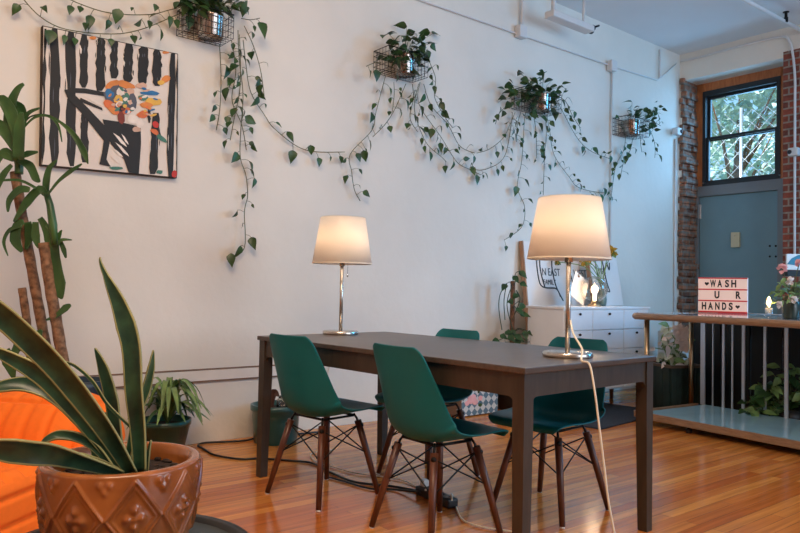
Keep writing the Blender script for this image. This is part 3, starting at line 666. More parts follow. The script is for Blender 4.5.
# wall-mounted strip light
f0, f1 = onwall(549, 17, .3), onwall(590, 27, .3); zf = (f0.z + f1.z) / 2
t = thing('strip_light', 'white strip light fixture high on the left wall, at the top of the photo', 'light', wp((s_of(f0) + s_of(f1)) / 2, .3, zf), WYAW)
Lf = abs(s_of(f1) - s_of(f0)); Lf = max(Lf, .6)
onebox('housing', (0, 0, 0), (Lf, .11, .06), PIPEM, t, 0, .01)
b = nb(); tube(b, [(Lf / 2 + .03, 0, 0), (Lf / 2, 0, 0)], .03, 10); sphere(b, (Lf / 2 + .04, 0, .03), .03, 0, (1, 1, 1), 8, 6); tube(b, [(Lf / 2 + .03, 0, .03), (Lf / 2 + .1, -.03, .06)], .01, 6); obj('end_fitting', b, BLACKM, t)
b = nb(); tube(b, [(-Lf / 2 + .06, 0, .04), (-Lf / 2 + .06, 0, ZC - zf)], .02, 8); tube(b, [(Lf / 2 - .1, 0, .04), (Lf / 2 - .1, 0, ZC - zf)], .012, 8); obj('hanger', b, PIPEM, t)

# ------------------------------------------------------------------ round stand, big ceramic pot with snake plant
PD = 1.66
def dep(x, y, Y): return ony(x, y, Y)
pc_ = dep(122.5, 459, PD); pr_ = 74.5 * PD / F
zst = HC - (555 - 283.5) * PD / F
t = thing('round_stand', 'low round black stand with grey top under the big ceramic pot', 'stand', (pc_.x, pc_.y, 0))
b = nb(); lathe(b, [(0, zst - .03), (.30, zst - .03), (.306, zst - .02), (.306, zst + .012), (.282, zst + .012), (.278, zst), (0, zst)], 64); obj('tabletop', b, [BLACKP], t)
b = nb(); lathe(b, [(0, zst + .0005), (.276, zst + .0005), (.276, zst + .002), (0, zst + .002)], 48); o = obj('mat', b, mat('grey_felt', (72, 76, 74), .9), t); o['label'] = 'grey round mat set in the top'
for k in range(3):
    a = k * 2 * PI / 3 + .5; b = nb(); tube(b, [(.2 * math.cos(a), .2 * math.sin(a), zst - .03), (.26 * math.cos(a), .26 * math.sin(a), 0)], [.018, .012], 10); obj('leg', b, BLACKP, t)
zp0 = zst + .003; H = pc_.z - zp0
t = thing('snake_plant', 'tall snake plant in a big brown patterned ceramic pot at lower left', 'plant', (pc_.x, pc_.y, zp0))
b = nb(); ns, nz_ = 360, 84; rings = []
for i in range(nz_ + 1):
    v = i / nz_; z = H * v
    r = pr_ * (.82 + .18 * math.sin(min(1, v / .95) * PI / 2))
    ring_ = []
    for k in range(ns):
        a = 2 * PI * k / ns; uu = (a / (2 * PI) * 9) % 1 - .5; vv = (v - .60) / .64
        m_ = 0.
        if .02 < v < .97:
            dmd = abs(uu) * 2 + abs(vv) * 1.7
            m_ += .007 * math.exp(-((dmd - .95) / .055) ** 2) + .0035 * math.exp(-((dmd - .78) / .05) ** 2)
            for qx, qz in ((0, .13), (0, -.13), (.12, 0), (-.12, 0), (0, 0)):
                dd_ = ((uu - qx) / .062) ** 2 + ((vv - qz) / .062) ** 2
                m_ += (.009 if (qx or qz) else .006) * math.exp(-dd_)
            for qx, qz in ((.5, .42), (-.5, .42), (.5, -.42), (-.5, -.42), (.42, .52), (-.42, .52)):
                m_ += .006 * math.exp(-((uu - qx) / .05) ** 2 - ((vv - qz) / .06) ** 2)
        ring_.append(b.verts.new(((r + m_) * math.cos(a), (r + m_) * math.sin(a), z)))
    rings.append(ring_)
for r_, z in ((pr_ - .003, H + .004), (pr_ - .014, H + .006), (pr_ - .023, H + .002), (pr_ - .026, H - .02), (pr_ - .03, H - .05)):
    rings.append([b.verts.new((r_ * math.cos(2 * PI * k / ns), r_ * math.sin(2 * PI * k / ns), z)) for k in range(ns)])
for a_, c_ in zip(rings, rings[1:]):
    for k in range(ns):
        f = b.faces.new((a_[k], a_[(k + 1) % ns], c_[(k + 1) % ns], c_[k])); f.smooth = True
b.faces.new(rings[0][::-1]); obj('pot', b, CERAM, t)
b = nb(); lathe(b, [(pr_ - .029, H - .035), (pr_ * .6, H - .03), (pr_ * .3, H - .034), (0, H - .03)], 40)
rr_ = random.Random(5)
for k in range(70):
    a = rr_.uniform(0, 2 * PI); q_ = pr_ * .8 * rr_.uniform(.1, 1) ** .5; sphere(b, (q_ * math.cos(a), q_ * math.sin(a), H - .03), rr_.uniform(.004, .009), 0, (1.3, 1, .7), 6, 4)
obj('soil', b, SOIL, t)
def blade(pix, widths, k=6, twist=0., fold=.2, mats=None, name='leaf'):
    b = nb(); pts = [dep(x, y, PD + dz) for x, y, dz in pix]
    w = [v * PD / F for v in widths]
    strap(b, pts, w, V((-.17, -1, .12)), fold=fold, k=k, twist=twist)
    o = obj(name, b, mats or [SNAKE, SNAKEY], t, world=True, mod='open'); solid(o, .0045)
blade([(141, 472, .0), (139, 430, .0), (135, 390, -.01), (132, 345, -.01), (121, 308, 0), (108, 280, .0), (101, 264, .0), (100, 257, 0)], [13, 16, 18, 19, 20, 13, 5, 2.5, .8], twist=.25)
blade([(121, 470, .05), (116, 430, .05), (112, 400, .05), (104, 370, .05), (95, 348, .05)], [10, 13, 15, 12, 1], fold=.1)
blade([(126, 470, .07), (136, 420, .07), (146, 390, .08), (151, 368, .08), (153.5, 350, .08)], [6, 8, 9, 7, .8], twist=.9)
blade([(133, 474, -.02), (105, 428, -.06), (62, 372, -.1), (20, 330, -.14), (-20, 296, -.17), (-60, 262, -.2)], [12, 18, 22, 23, 22, 17, 8])
blade([(98, 468, .06), (95, 440, .06), (78, 415, .05), (55, 394, .03), (30, 385, .02), (5, 387, .0), (-20, 396, -.02)], [9, 13, 16, 17, 16, 14, 6], twist=.5)
blade([(128, 476, .02), (100, 440, .0), (78, 412, -.02), (45, 378, -.04), (15, 360, -.06), (-20, 344, -.08)], [10, 14, 17, 18, 17, 12, 4])
blade([(122, 474, -.03), (92, 464, -.08), (58, 454, -.14), (25, 450, -.19), (-10, 446, -.22), (-40, 440, -.24)], [7, 13, 20, 24, 24, 18, 8], twist=-.5)
blade([(112, 468, .0), (97, 449, .0), (80, 438, -.01), (60, 435, -.02), (47, 440, -.03), (38, 449, -.04)], [6, 8, 9, 9, 7, 2], twist=.3)
blade([(122, 476, -.01), (100, 466, -.03), (80, 459, -.05), (60, 458, -.07)], [12, 15, 13, 3])
blade([(104, 468, .05), (103, 446, .05), (104, 425, .05), (106, 412, .05)], [9, 11, 9, 1])
blade([(134, 430, -.0), (108, 405, .02), (93, 382, .03), (75, 366, .04), (58, 360, .05)], [2.5, 3, 3, 3, 1], fold=.05, name='dry_leaf')
blade([(147, 474, .03), (148, 455, .03), (151, 440, .03)], [3, 4, .8], fold=.1)

# ------------------------------------------------------------------ orange tufted lounge chair
def rbox(bm, c, size, rad, seams_x, seams_z, depth=.03, n=26, dome=.0, sw=.02):
    r = bmesh.ops.create_cube(bm, size=1); vs = r['verts']
    es = list(set(e for v in vs for e in v.link_edges)); g = bmesh.ops.subdivide_edges(bm, edges=es, cuts=n, use_grid_fill=True)
    allv = list(bm.verts)
    h = V(size) / 2; c = V(c)
    for v in allv:
        p = V((v.co.x * size[0], v.co.y * size[1], v.co.z * size[2]))
        q_ = V((max(-h.x + rad, min(h.x - rad, p.x)), max(-h.y + rad, min(h.y - rad, p.y)), max(-h.z + rad, min(h.z - rad, p.z))))
        d = p - q_; nn = d.normalized() if d.length > 1e-6 else V((0, 0, 0)); p = q_ + nn * rad if d.length > 1e-6 else p
        if d.length < 1e-6: nn = V((0, 0, 1))
        ax, ay, az = abs(nn.x), abs(nn.y), abs(nn.z)
        s = 0
        for sx in seams_x:
            if ay > .5 or az > .5: s = max(s, math.exp(-((p.x - sx) / sw) ** 2))
        for sz in seams_z:
            if ay > .4 or ax > .4: s = max(s, math.exp(-((p.z - sz) / sw) ** 2))
            if az > .6: s = max(s, math.exp(-((p.y - sz) / sw) ** 2))
        p -= nn * depth * s
        v.co = p + c
    for f in bm.faces: f.smooth = True
t = thing('lounge_chair', 'bright orange tufted lounge chair at the left edge behind the ceramic pot', 'chair', (-1.66, 2.62, 0), ra(-10))
b = nb(); rbox(b, (0, -.12, .20), (1.0, .8, .40), .07, [-.43 + .095 * k for k in range(10)], [-.145, -.055, .035, .125], depth=.014, n=92, sw=.010); obj('seat', b, ORANGE, t)
b = nb(); rbox(b, (0, .30, .29), (1.02, .42, .575), .205, [-.43 + .095 * k for k in range(10)], [-.2, -.11, -.02, .07], depth=.014, n=92, sw=.010); obj('backrest', b, ORANGE, t)

# ------------------------------------------------------------------ cane plant by the wall
CY = 3.45
cbase = dep(80, 402, CY); cb = V((cbase.x, CY, 0))
t = thing('cane_plant', 'tall cane plant with bare woody stems behind the orange chair', 'plant', cb)
zr = dep(95, 380, CY).z
b = nb(); lathe(b, [(0, 0), (.10, 0), (.105, .01), (.12, zr - .03), (.128, zr), (.115, zr), (.11, zr - .05), (0, zr - .05)], 36); obj('pot', b, mat('navy_pot', (28, 48, 64), .35, var=.1), t)
b = nb(); lathe(b, [(.111, zr - .049), (0, zr - .04)], 24); obj('soil', b, SOIL, t)
base = [cb + V((-.02, .03, zr - .06)), cb + V((.01, -.02, zr - .06)), cb + V((-.06, -.01, zr - .06))]
stems = [([(15, 172), (22, 215), (32, 270), (41, 320), (52, 380)], .024, .05), ([(44, 243), (50, 285), (57, 325), (63, 360), (72, 392)], .0265, 0.), ([(22, 288), (26, 315), (30, 345), (44, 392)], .019, .08)]
bases = []
for px, r_, dz in stems:
    b = nb(); P = smoothpts([dep(x, y, CY + dz) for x, y in px], 5); tube(b, P, [r_ * (1 + .05 * math.sin(i * 2.3)) for i in range(len(P))], 12); obj('trunk', b, BARK, t, world=True)
def cane_leaf(px, w, dz=0., tw=0., name='leaf'):
    b = nb(); strap(b, [dep(x, y, CY + dz) for x, y in px], [v * .88 * CY / F for v in w], V((-.1, -1, .25)), mis=(0, 0, 0, 0), fold=.12, k=5, twist=tw)
    o = obj(name, b, [CANELEAF], t, world=True, mod='open'); solid(o, .002)
rl = random.Random(9)
for px, w in [([(16, 150), (10, 125), (12, 104), (18, 90), (24, 84)], [8, 14, 13, 9, 4]), ([(16, 150), (4, 130), (-8, 124), (-16, 140)], [8, 14, 12, 3]), ([(17, 140), (12, 115), (2, 100), (-10, 104)], [8, 15, 12, 3]),
              ([(19, 145), (22, 120), (20, 108), (10, 100)], [7, 14, 12, 2]), ([(19, 160), (20, 130), (22, 112)], [14, 15, 4]), ([(22, 128), (28, 114), (40, 108)], [3, 6, 2]), ([(22, 128), (30, 117), (46, 115), (60, 122), (74, 135), (84, 152), (88, 164)], [2, 2, 2, 3, 6, 8, 1]), ([(22, 130), (34, 118), (48, 116), (58, 125), (62, 142)], [2, 3, 3, 3, 1]),
              ([(16, 160), (6, 152), (0, 158), (-6, 172)], [6, 10, 9, 2]), ([(18, 160), (30, 166), (36, 178), (40, 182)], [5, 10, 9, 2]), ([(18, 158), (28, 154), (38, 152)], [5, 8, 2]), ([(14, 160), (6, 156), (2, 154)], [5, 8, 2]), ([(12, 165), (4, 175), (-2, 190)], [5, 9, 2]),
              ([(46, 195), (40, 190), (28, 202), (14, 222)], [5, 11, 12, 3]), ([(46, 194), (47, 180), (50, 168), (57, 160)], [8, 9, 7, 2]), ([(47, 196), (58, 182), (70, 172), (82, 164)], [2, 4, 6, 2]), ([(36, 188), (22, 181), (8, 180), (-4, 182)], [3, 3, 3, 1]), ([(30, 190), (20, 190), (10, 200), (8, 212)], [6, 10, 8, 2]),
              ([(24, 222), (18, 226), (16, 240), (22, 252)], [6, 12, 13, 3]), ([(28, 222), (30, 236), (26, 250)], [8, 12, 3]), ([(36, 222), (36, 236), (39, 248)], [7, 11, 3]), ([(40, 218), (46, 228), (48, 240), (46, 247)], [6, 9, 8, 2]), ([(22, 226), (10, 230), (4, 242), (8, 256)], [3, 5, 4, 1]), ([(46, 225), (52, 232), (55, 245)], [4, 6, 2]), ([(58, 246), (62, 240), (72, 240)], [2, 4, 1]), ([(60, 240), (64, 250), (66, 258)], [4, 6, 2]), ([(58, 244), (60, 234), (62, 230)], [3, 5, 1]),
              ([(55, 240), (54, 262), (58, 285), (62, 299)], [10, 19, 21, 2]), ([(46, 320), (56, 316), (66, 308), (71, 305)], [2, 5, 9, 3]), ([(24, 352), (28, 340), (34, 330)], [12, 16, 4]), ([(30, 350), (38, 336), (42, 330)], [9, 12, 3]), ([(14, 355), (20, 342), (20, 330)], [9, 12, 3]), ([(5, 350), (10, 362), (14, 378)], [12, 16, 4]), ([(30, 352), (34, 366), (36, 380)], [9, 12, 3])]:
    cane_leaf(px, w, rl.uniform(-.05, .02))
b = nb(); tube(b, smoothpts([dep(x, y, CY + .03) for x, y in [(19, 174), (19, 160), (18, 140), (18, 118)]], 4), [.02] * 4 + [.026] * 5 + [.018] * 3 + [.006], 10); obj('green_crown', b, CANELEAF, t, world=True)
b = nb(); P = [dep(x, y, CY - .02) for x, y in [(46, 192), (50, 205), (53, 225), (55, 245)]]; tube(b, P, [.014, .017, .02, .014], 10); obj('green_shoot', b, CANELEAF, t, world=True)

# ------------------------------------------------------------------ spider plant, teal planter
sp = onz(170, 441, 0); sp = wp(s_of(sp) - .17, .17, 0)
t = thing('spider_plant', 'small arching spider plant in a dark teal pot on the floor by the wall', 'plant', sp)
ph_ = .21
b = nb(); lathe(b, [(0, 0), (.105, 0), (.112, .006), (.15, ph_ - .03), (.156, ph_ - .03), (.158, ph_), (.146, ph_), (.14, ph_ - .04), (0, ph_ - .04)], 40); obj('pot', b, TEALP, t)
b = nb(); lathe(b, [(.142, ph_ - .038), (0, ph_ - .03)], 24); obj('soil', b, SOIL, t)
b = nb(); rl = random.Random(4)
for k in range(44):
    a = rl.uniform(0, 2 * PI); L = rl.uniform(.14, .34); up = rl.uniform(.08, .26); d = V((math.cos(a), math.sin(a), 0)); o0 = V((0.02, 0, ph_ - .035))
    strap(b, [o0, o0 + d * L * .3 + V((0, 0, up)), o0 + d * L * .7 + V((0, 0, up * .9)), o0 + d * L + V((0, 0, up * .55 - rl.uniform(0, .06)))], [.016, .032, .036, .024, .003], V((-d.x * .4, -d.y * .4, 1)), mis=(1, 0, 0, 1) if k % 3 else (0, 1, 1, 0), fold=.15, k=4)
off_wall(b, sp); o = obj('foliage', b, [LEAFL, mat('dusty_leaf', (58, 92, 56), .5, var=.2)], t, mod='open')
tp = onz(278, 442.5, 0); tp = wp(s_of(tp), .22, 0)
t = thing('teal_planter', 'round teal glazed planter on the floor under the left end of the table', 'planter', tp)
b = nb(); lathe(b, [(0, 0), (.135, 0), (.14, .008), (.15, .14), (.153, .20), (.165, .212), (.165, .245), (.15, .245), (.143, .21), (0, .21)], 44); obj('pot', b, TEALP, t)
b = nb(); lathe(b, [(.144, .212), (0, .215)], 24); obj('soil', b, SOIL, t)
b = nb(); strap(b, [V((-.02, -.02, .21)), V((-.03, -.02, .27)), V((-.01, -.02, .32)), V((.02, -.03, .30))], [.01, .05, .05, .01], V((0, -1, .2)), mis=(0, 0, 0, 0)); o = obj('leaf', b, mat('brown_leaf', (70, 44, 36), .6, var=.2), t, mod='open'); solid(o, .003)
gt = tag(obj('glass_jar', nb(), GLASS), 'small clear glass jar set on the soil of the teal planter', 'jar'); b = nb(); lathe(b, [(0, 0), (.04, 0), (.042, .01), (.042, .06), (.03, .072), (.032, .085), (.028, .085), (.027, .07), (.038, .058), (.038, .008), (0, .006)], 24); b.to_mesh(gt.data); b.free(); gt.location = tp + V((.05, -.03, .216))

# ------------------------------------------------------------------ storage box and moss pole plant behind the table
p1, p2 = onz(464.5, 413.5), onz(497, 405.5)
lat = bpy.data.materials.new('lattice_print'); lat.use_nodes = True; nt = lat.node_tree; bs = nt.nodes['Principled BSDF']; bs.inputs['Roughness'].default_value = .7
tcn = nt.nodes.new('ShaderNodeTexCoord'); mp = nt.nodes.new('ShaderNodeMapping'); mp.inputs['Rotation'].default_value = (0, ra(45), 0); mp.inputs['Scale'].default_value = (22, 22, 22)
ck = nt.nodes.new('ShaderNodeTexChecker'); ck.inputs['Scale'].default_value = 1.; ck.inputs['Color1'].default_value = lin((92, 124, 146)); ck.inputs['Color2'].default_value = lin((206, 214, 218))
nt.links.new(tcn.outputs['Object'], mp.inputs[0]); nt.links.new(mp.outputs[0], ck.inputs[0]); nt.links.new(ck.outputs[0], bs.inputs['Base Color'])
fd = (p2 - p1); fl = fd.length; fy = math.atan2(fd.y, fd.x); bk = V((-math.sin(fy), math.cos(fy), 0))
q1, q2 = onwall(461, 402, .27), onwall(498.5, 402, .27); fl = s_of(q2) - s_of(q1); t = thing('storage_box', 'blue and white lattice patterned storage box on the floor behind the table', 'box', wp((s_of(q1) + s_of(q2)) / 2, .16, 0), WYAW)
onebox('body', (0, 0, .105), (fl, .21, .21), mat('brown_case', (110, 86, 70), .7, var=.1), t, 0, .012)
o = onebox('front_panel', (0, -.108, .105), (fl - .02, .006, .19), lat, t, 0, .002); o['label'] = 'blue and white diamond lattice front with a pink flower'
b = nb()
for x, z, r_ in ((-.11, .13, .038), (-.06, .115, .034), (-.08, .15, .034), (-.15, .11, .026), (.0, .14, .026), (-.12, .155, .024)): sphere(b, (x, -.112, z), r_, 0, (1, .1, .8), 10, 6)
obj('printed_flower', b, PINK, t)
b = nb(); sphere(b, (.0, -.112, .085), .02, 0, (1.2, .1, .7), 8, 6); obj('printed_leaf', b, LEAFM, t)
b = nb(); sphere(b, (-.02, -.112, .2), .022, 0, (.7, .3, 1), 8, 6); obj('printed_leaf', b, LEAFM, t)
mp_ = onz(508, 408, 0); mp_ = wp(s_of(mp_), max(.18, off_of(mp_) - .1), 0)
mY = mp_.y
t = thing('moss_pole_plant', 'climbing plant on a brown moss pole in a black pot left of the dresser', 'plant', mp_)
b = nb(); lathe(b, [(0, 0), (.12, 0), (.15, .22), (.155, .25), (.14, .25), (.135, .2), (0, .2)], 32); obj('pot', b, BLACKP, t)
ztop = dep(511, 281, mY).z
b = nb(); tube(b, [(0, 0, .15), (0, 0, ztop)], .021, 12); obj('moss_pole', b, mat('moss_pole_fibre', (120, 84, 62), .95, var=.35, scale=40, bump=1., bscale=60), t)
b = nb(); rl = random.Random(2)
for x, y in [(519, 271), (513, 276), (506, 284), (520, 283), (518, 294), (509, 300), (524, 304), (520, 314), (516, 308), (505, 332), (500, 335), (514, 335), (524, 331), (528, 331), (508, 336), (518, 338), (499, 340), (511, 330), (540, 342), (546, 343), (533, 341)]:
    e = dep(x, y, mY - rl.uniform(.03, .14)); q_ = V((mp_.x, mp_.y, min(ztop, e.z - .02)))
    tube(b, [q_, q_.lerp(e, .5) + V((0, 0, .03)), e], .003, 5, 0); leaf(b, e, (rl.uniform(-.6, 1), -.5, rl.uniform(-.8, .1)), (rl.uniform(-.3, .3), -1, .7), rl.uniform(.06, .1), .06, 1, .25)
for px in ([(506, 284), (500, 295), (499, 310), (502, 330)], [(507, 283), (504, 300), (505, 320)], [(513, 330), (507, 305), (512, 285)], [(512, 320), (520, 300), (516, 290)]): tube(b, smoothpts([dep(x, y, mY - .08) for x, y in px], 5), .004, 5, 0)
for px in ([(505, 334), (505, 342), (530, 342), (531, 334), (505, 334)], ): tube(b, [dep(x, y, mY - .16) for x, y in px], .003, 4, 0)
obj('foliage', b, [LEAFD, LEAFM], t, world=True, mod='open')

# ------------------------------------------------------------------ white dresser and what stands on and behind it
DEP = .40; OFFB = .27
df0 = onwall(563.5, 350, OFFB + DEP); s_d0 = s_of(df0); s_d1 = s_of(onwall(648, 350, OFFB + DEP)) + .02
zd = onwall(563.5, 307, OFFB + DEP).z; DL = s_d1 - s_d0
t = thing('dresser', 'long white dresser with rows of drawers against the left wall near the corner', 'dresser', wp((s_d0 + s_d1) / 2, OFFB + DEP / 2, 0), WYAW)
lgz = .17
onebox('body', (0, 0, (zd - .02 + lgz) / 2), (DL - .01, DEP - .02, zd - .02 - lgz), WHITED, t, 0, .004)
onebox('top', (0, 0, zd - .01), (DL + .01, DEP + .015, .02), WHITED, t, 0, .004)
xs = [s_of(onwall(x, 330, OFFB + DEP)) - (s_d0 + s_d1) / 2 for x in (563.5, 592, 623, 648)]
xs[0] += .01; xs[-1] -= .02
zz = [lgz + .01 + (zd - .035 - lgz) * k / 4 for k in range(5)]
for i in range(3):
    kn = s_of(onwall((592.8, 610, 627)[i], 310, OFFB + DEP)) - (s_d0 + s_d1) / 2
    for k in range(4):
        b = nb(); box(b, ((xs[i] + xs[i + 1]) / 2, -DEP / 2 + .002, (zz[k] + zz[k + 1]) / 2), (xs[i + 1] - xs[i] - .006, .02, zz[k + 1] - zz[k] - .006), 0, 0, .002); dw = obj('drawer', b, WHITED, t)
        kx = (xs[i] + xs[i + 1]) / 2
        b = nb(); sphere(b, (kx, -DEP / 2 - .020, zz[k + 1] - .035), .011, 0, (1, 1, 1), 10, 8); tube(b, [(kx, -DEP / 2 - .008, zz[k + 1] - .035), (kx, -DEP / 2 - .02, zz[k + 1] - .035)], .005, 6); obj('knob', b, BLACKM, dw)
for sx in (-1, 1):
    for sy in (-1, 1):
        b = nb(); tube(b, [(sx * (DL / 2 - .09), sy * (DEP / 2 - .06), lgz), (sx * (DL / 2 - .06), sy * (DEP / 2 - .04), 0)], [.024, .017], 10); obj('leg', b, mat('reddish_wood', (138, 84, 56), .45, var=.1), t)
ARTW = mat('art_board_white', (228, 222, 218), .7, var=.03, scale=3)
INK = mat('dark_ink', (52, 60, 66), .7); PINKW = mat('pale_pink_wash', (226, 196, 186), .8, var=.06)
def art(label, s0_, s1_, z0, h, off0, off1, strokes, texts):
    t = thing('art_canvas', label, 'artwork', wp((s0_ + s1_) / 2, off0, z0), WYAW)
    tilt = math.atan2(off0 - off1, h); t.rotation_euler = (-tilt, 0, WYAW)
    w = s1_ - s0_
    onebox('board', (0, .02, h / 2), (w, .036, h), [ARTW], t, 0, .003)
    onebox('wooden_edge', (-w / 2 - .007, .02, h / 2), (.014, .042, h), PALEWOOD, t)
    b = nb()
    for poly in strokes: tube(b, smoothpts([(x * w, 0., z * h) for x, z in poly], 5), .007, 5)
    obj('ink_drawing', b, INK, t)
    for tx, x, z, s in texts: textmesh(tx, s, INK, 'lettering', t, (x * w, -.0015, z * h), .8)
    return t
sA0 = s_of(onwall(526.5, 300, .10)); sA1 = s_of(onwall(587, 300, .10)); zA = onwall(524, 240, .03).z
zf_ = lambda y: (onwall(550, y, .06).z) / zA
art('tall white canvas with ink drawing and lettering leaning on the wall behind the dresser', sA0, sA1, 0.002, zA, .235, .05,
    [[(-.30, zf_(250)), (-.32, zf_(262)), (-.30, zf_(282)), (-.22, zf_(287)), (-.04, zf_(288)), (.02, zf_(296))], [(-.26, zf_(250)), (-.27, zf_(270)), (-.22, zf_(287))], [(-.04, zf_(250)), (-.08, zf_(265)), (-.04, zf_(285)), (.06, zf_(300))], [(.24, zf_(250)), (.22, zf_(270)), (.28, zf_(290))], [(.16, zf_(252)), (.2, zf_(275))]],
    [('N EAST', -.25, zf_(275), .10), ('FAMILY', -.24, zf_(284), .07), ('WEST', .27, zf_(275), .10)])
sB0 = s_of(onwall(590, 280, .22)); sB1 = s_of(onwall(618, 280, .22)); zB = onwall(600, 257, .18).z - zd
art('white drawing board leaning on the wall on the right part of the dresser', sB0, sB1, zd + .001, zB, .29, .20,
    [[(-.3, .95), (-.28, .6), (-.2, .4)], [(-.05, .95), (0, .5), (.06, .3), (-.02, .3)], [(.1, .9), (.16, .75), (.2, .9)]], [('VISIT', -.26, .66, .08), ('US', -.2, .46, .08)])
# paper card, dried flowers, globe lamp
p = onwall(577, 288, .42); t = tag(onebox('paper_card', (0, 0, .1), (.22, .004, .24), WHITEP), 'tilted white paper card propped on the dresser behind the lamp pole', 'card'); t.location = (p.x, p.y, zd + .071); t.rotation_euler = (ra(-6), ra(28), WYAW)
gp = wp(s_of(onwall(594.5, 300, .50)), .50, zd)
t = thing('globe_lamp', 'clear glass globe lamp with lit bulb on the white dresser', 'lamp', gp)
b = nb(); lathe(b, [(0, 0), (.06, 0), (.062, .01), (.035, .03), (.03, .05), (0, .05)], 24); obj('base', b, BRASS, t)
b = nb(); sphere(b, (0, 0, .155), .115, 0, (1, 1, 1), 28, 18); o = obj('globe', b, gm2 if False else GLASS, t); solid(o, .003, -1)
b = nb(); sphere(b, (0, 0, .15), .03, 0, (1, 1, 1.3)); tube(b, [(0, 0, .05), (0, 0, .12)], .014, 8); obj('bulb', b, mat('globe_bulb', (255, 240, 220), .5, emit=(255, 214, 170), estr=14), t)
l = bpy.data.lights.new('globe_light', 'POINT'); l.energy = 2.2; l.color = (1, .72, .48); l.shadow_soft_size = .04; lo_ = bpy.data.objects.new('globe_light', l); C.objects.link(lo_); lo_.location = gp + V((-.04, -.22, .22))
fp = wp(s_of(onwall(602, 300, .40)) , .40, zd); fY = fp.y
t = thing('flower_vase', 'slim vase of dried mustard flowers on the dresser behind the lamp shade', 'vase', fp)
b = nb(); lathe(b, [(0, 0), (.035, 0), (.045, .06), (.03, .14), (.018, .2), (.022, .22), (.016, .22), (.012, .19), (0, .1)], 20); obj('vase', b, mat('grey_green_glaze', (120, 132, 120), .3), t)
b = nb(); rl = random.Random(6)
for x, y, r_ in [(612, 250, .055), (614, 254, .045), (584, 262, .05), (590, 259, .045), (580, 258, .045), (558, 262, .04), (571, 257, .04), (600, 250, .05)]:
    e = dep(x, y, fY - .02); tube(b, smoothpts([fp + V((0, 0, .2)), (fp + V((0, 0, .3))).lerp(e, .4) + V((0, 0, .02)), e], 4), .004, 5, 1)
    for k in range(16):
        v = V((rl.gauss(0, 1), rl.gauss(0, 1), rl.gauss(0, 1))).normalized(); leaf(b, e, v, v.orthogonal(), r_, r_ * .7, 0 if rl.random() < .75 else 1, .1, LANCE)
off_wall(b); obj('flowers', b, [GOLD, LEAFL], t, world=True, mod='open')

# ------------------------------------------------------------------ counter console on the right
DC = V((math.sin(ra(147)), math.cos(ra(147)), 0)); NC = V((-DC.y, DC.x, 0))
ZT = .857; L0 = onz(629, 313, ZT); CYAW = math.atan2(DC.y, DC.x)
cp = lambda a, n_, z: L0 + DC * a + NC * n_ + V((0, 0, z - ZT))
CLEN, CDEP = 2.9, 1.45
t = thing('console_counter', 'long counter with grey top, wooden edge and low shelf on the right', 'counter', V((L0.x, L0.y, 0)), CYAW)
# local: x along, y to the back
b = nb(); box(b, (CLEN / 2, CDEP / 2, ZT - .02), (CLEN - .06, CDEP - .06, .038), 0, 0, .002); obj('countertop', b, GREYTOP, t)
b = nb()
tube(b, [(CLEN, CDEP - .02, ZT - .022), (.07, CDEP - .02, ZT - .022), (.035, CDEP - .035, ZT - .022), (.02, CDEP - .07, ZT - .022), (.02, .07, ZT - .022), (.035, .035, ZT - .022), (.07, .02, ZT - .022), (CLEN, .02, ZT - .022)], .026, 10); o = obj('edge_trim', b, EDGEW, t); o['label'] = 'rounded wooden edge of the counter'
onebox('shelf_board', (CLEN / 2 + .06, .42, .082), (CLEN - .12, .80, .03), SHELFT, t)
b = nb(); box(b, (CLEN / 2 + .06, .012, .074), (CLEN - .12, .024, .05), 0, 0, .003); box(b, (.05, .42, .074), (.024, .80, .05), 0, 0, .003); o = obj('shelf_edge', b, EDGEW, t); o['label'] = 'wooden edge of the low shelf'
zs = .097
def on_line(x, nn): # along-position of pixel column x on the line at depth nn
    p = onpl(x, 370, cp(0, nn, 0), NC); return (p - L0).dot(DC)
for x, nn, r_ in ((646.5, .06, .02), (691, .80, .02)):
    b = nb(); a = on_line(x, nn); tube(b, [(a, nn, zs), (a, nn, ZT - .03)], r_, 12); o = obj('post', b, BRASS, t)
for a in (CLEN - .1,):
    for nn in (.06, .8):
        b = nb(); tube(b, [(a, nn, zs), (a, nn, ZT - .03)], .02, 12); obj('post', b, BRASS, t)
for x, w in ((703, .028), (723.5, .013), (743.5, .016), (765, .014), (786.5, .018), (713, .006), (732.5, .008)):
    a = on_line(x, .80); b = nb(); box(b, (a, .80, (zs + ZT - .04) / 2), (w * 1.5, .012, ZT - .04 - zs), 0); obj('upright', b, STEEL, t)
for a in (.5, 1.6, 2.6):
    for nn in (.06, .75):
        b = nb(); tube(b, [(a, nn, .067), (a, nn, .03)], .012, 8); tube(b, [(a, nn, .03), (a, nn, 0)], .022, 10); obj('foot', b, BLACKP, t)
# dark panel behind the counter
t = thing('panel_screen', 'tall black board screen standing behind the counter uprights', 'screen', cp(1.45, 1.28, 0) - V((0, 0, 0)), CYAW)
a0_ = on_line(693.5, 1.28) - 1.45
n_ = 12; wd = (1.55 - a0_) / n_
for k in range(n_):
    x = a0_ + wd * (k + .5); onebox('board', (x, 0, .41), (wd - .012, .024, .80), BLKWOOD, t, 0, .003)
b = nb()
for z in (.12, .7): box(b, ((a0_ + 1.55) / 2, .022, z), (1.55 - a0_, .02, .06))
obj('rail', b, BLKWOOD, t)
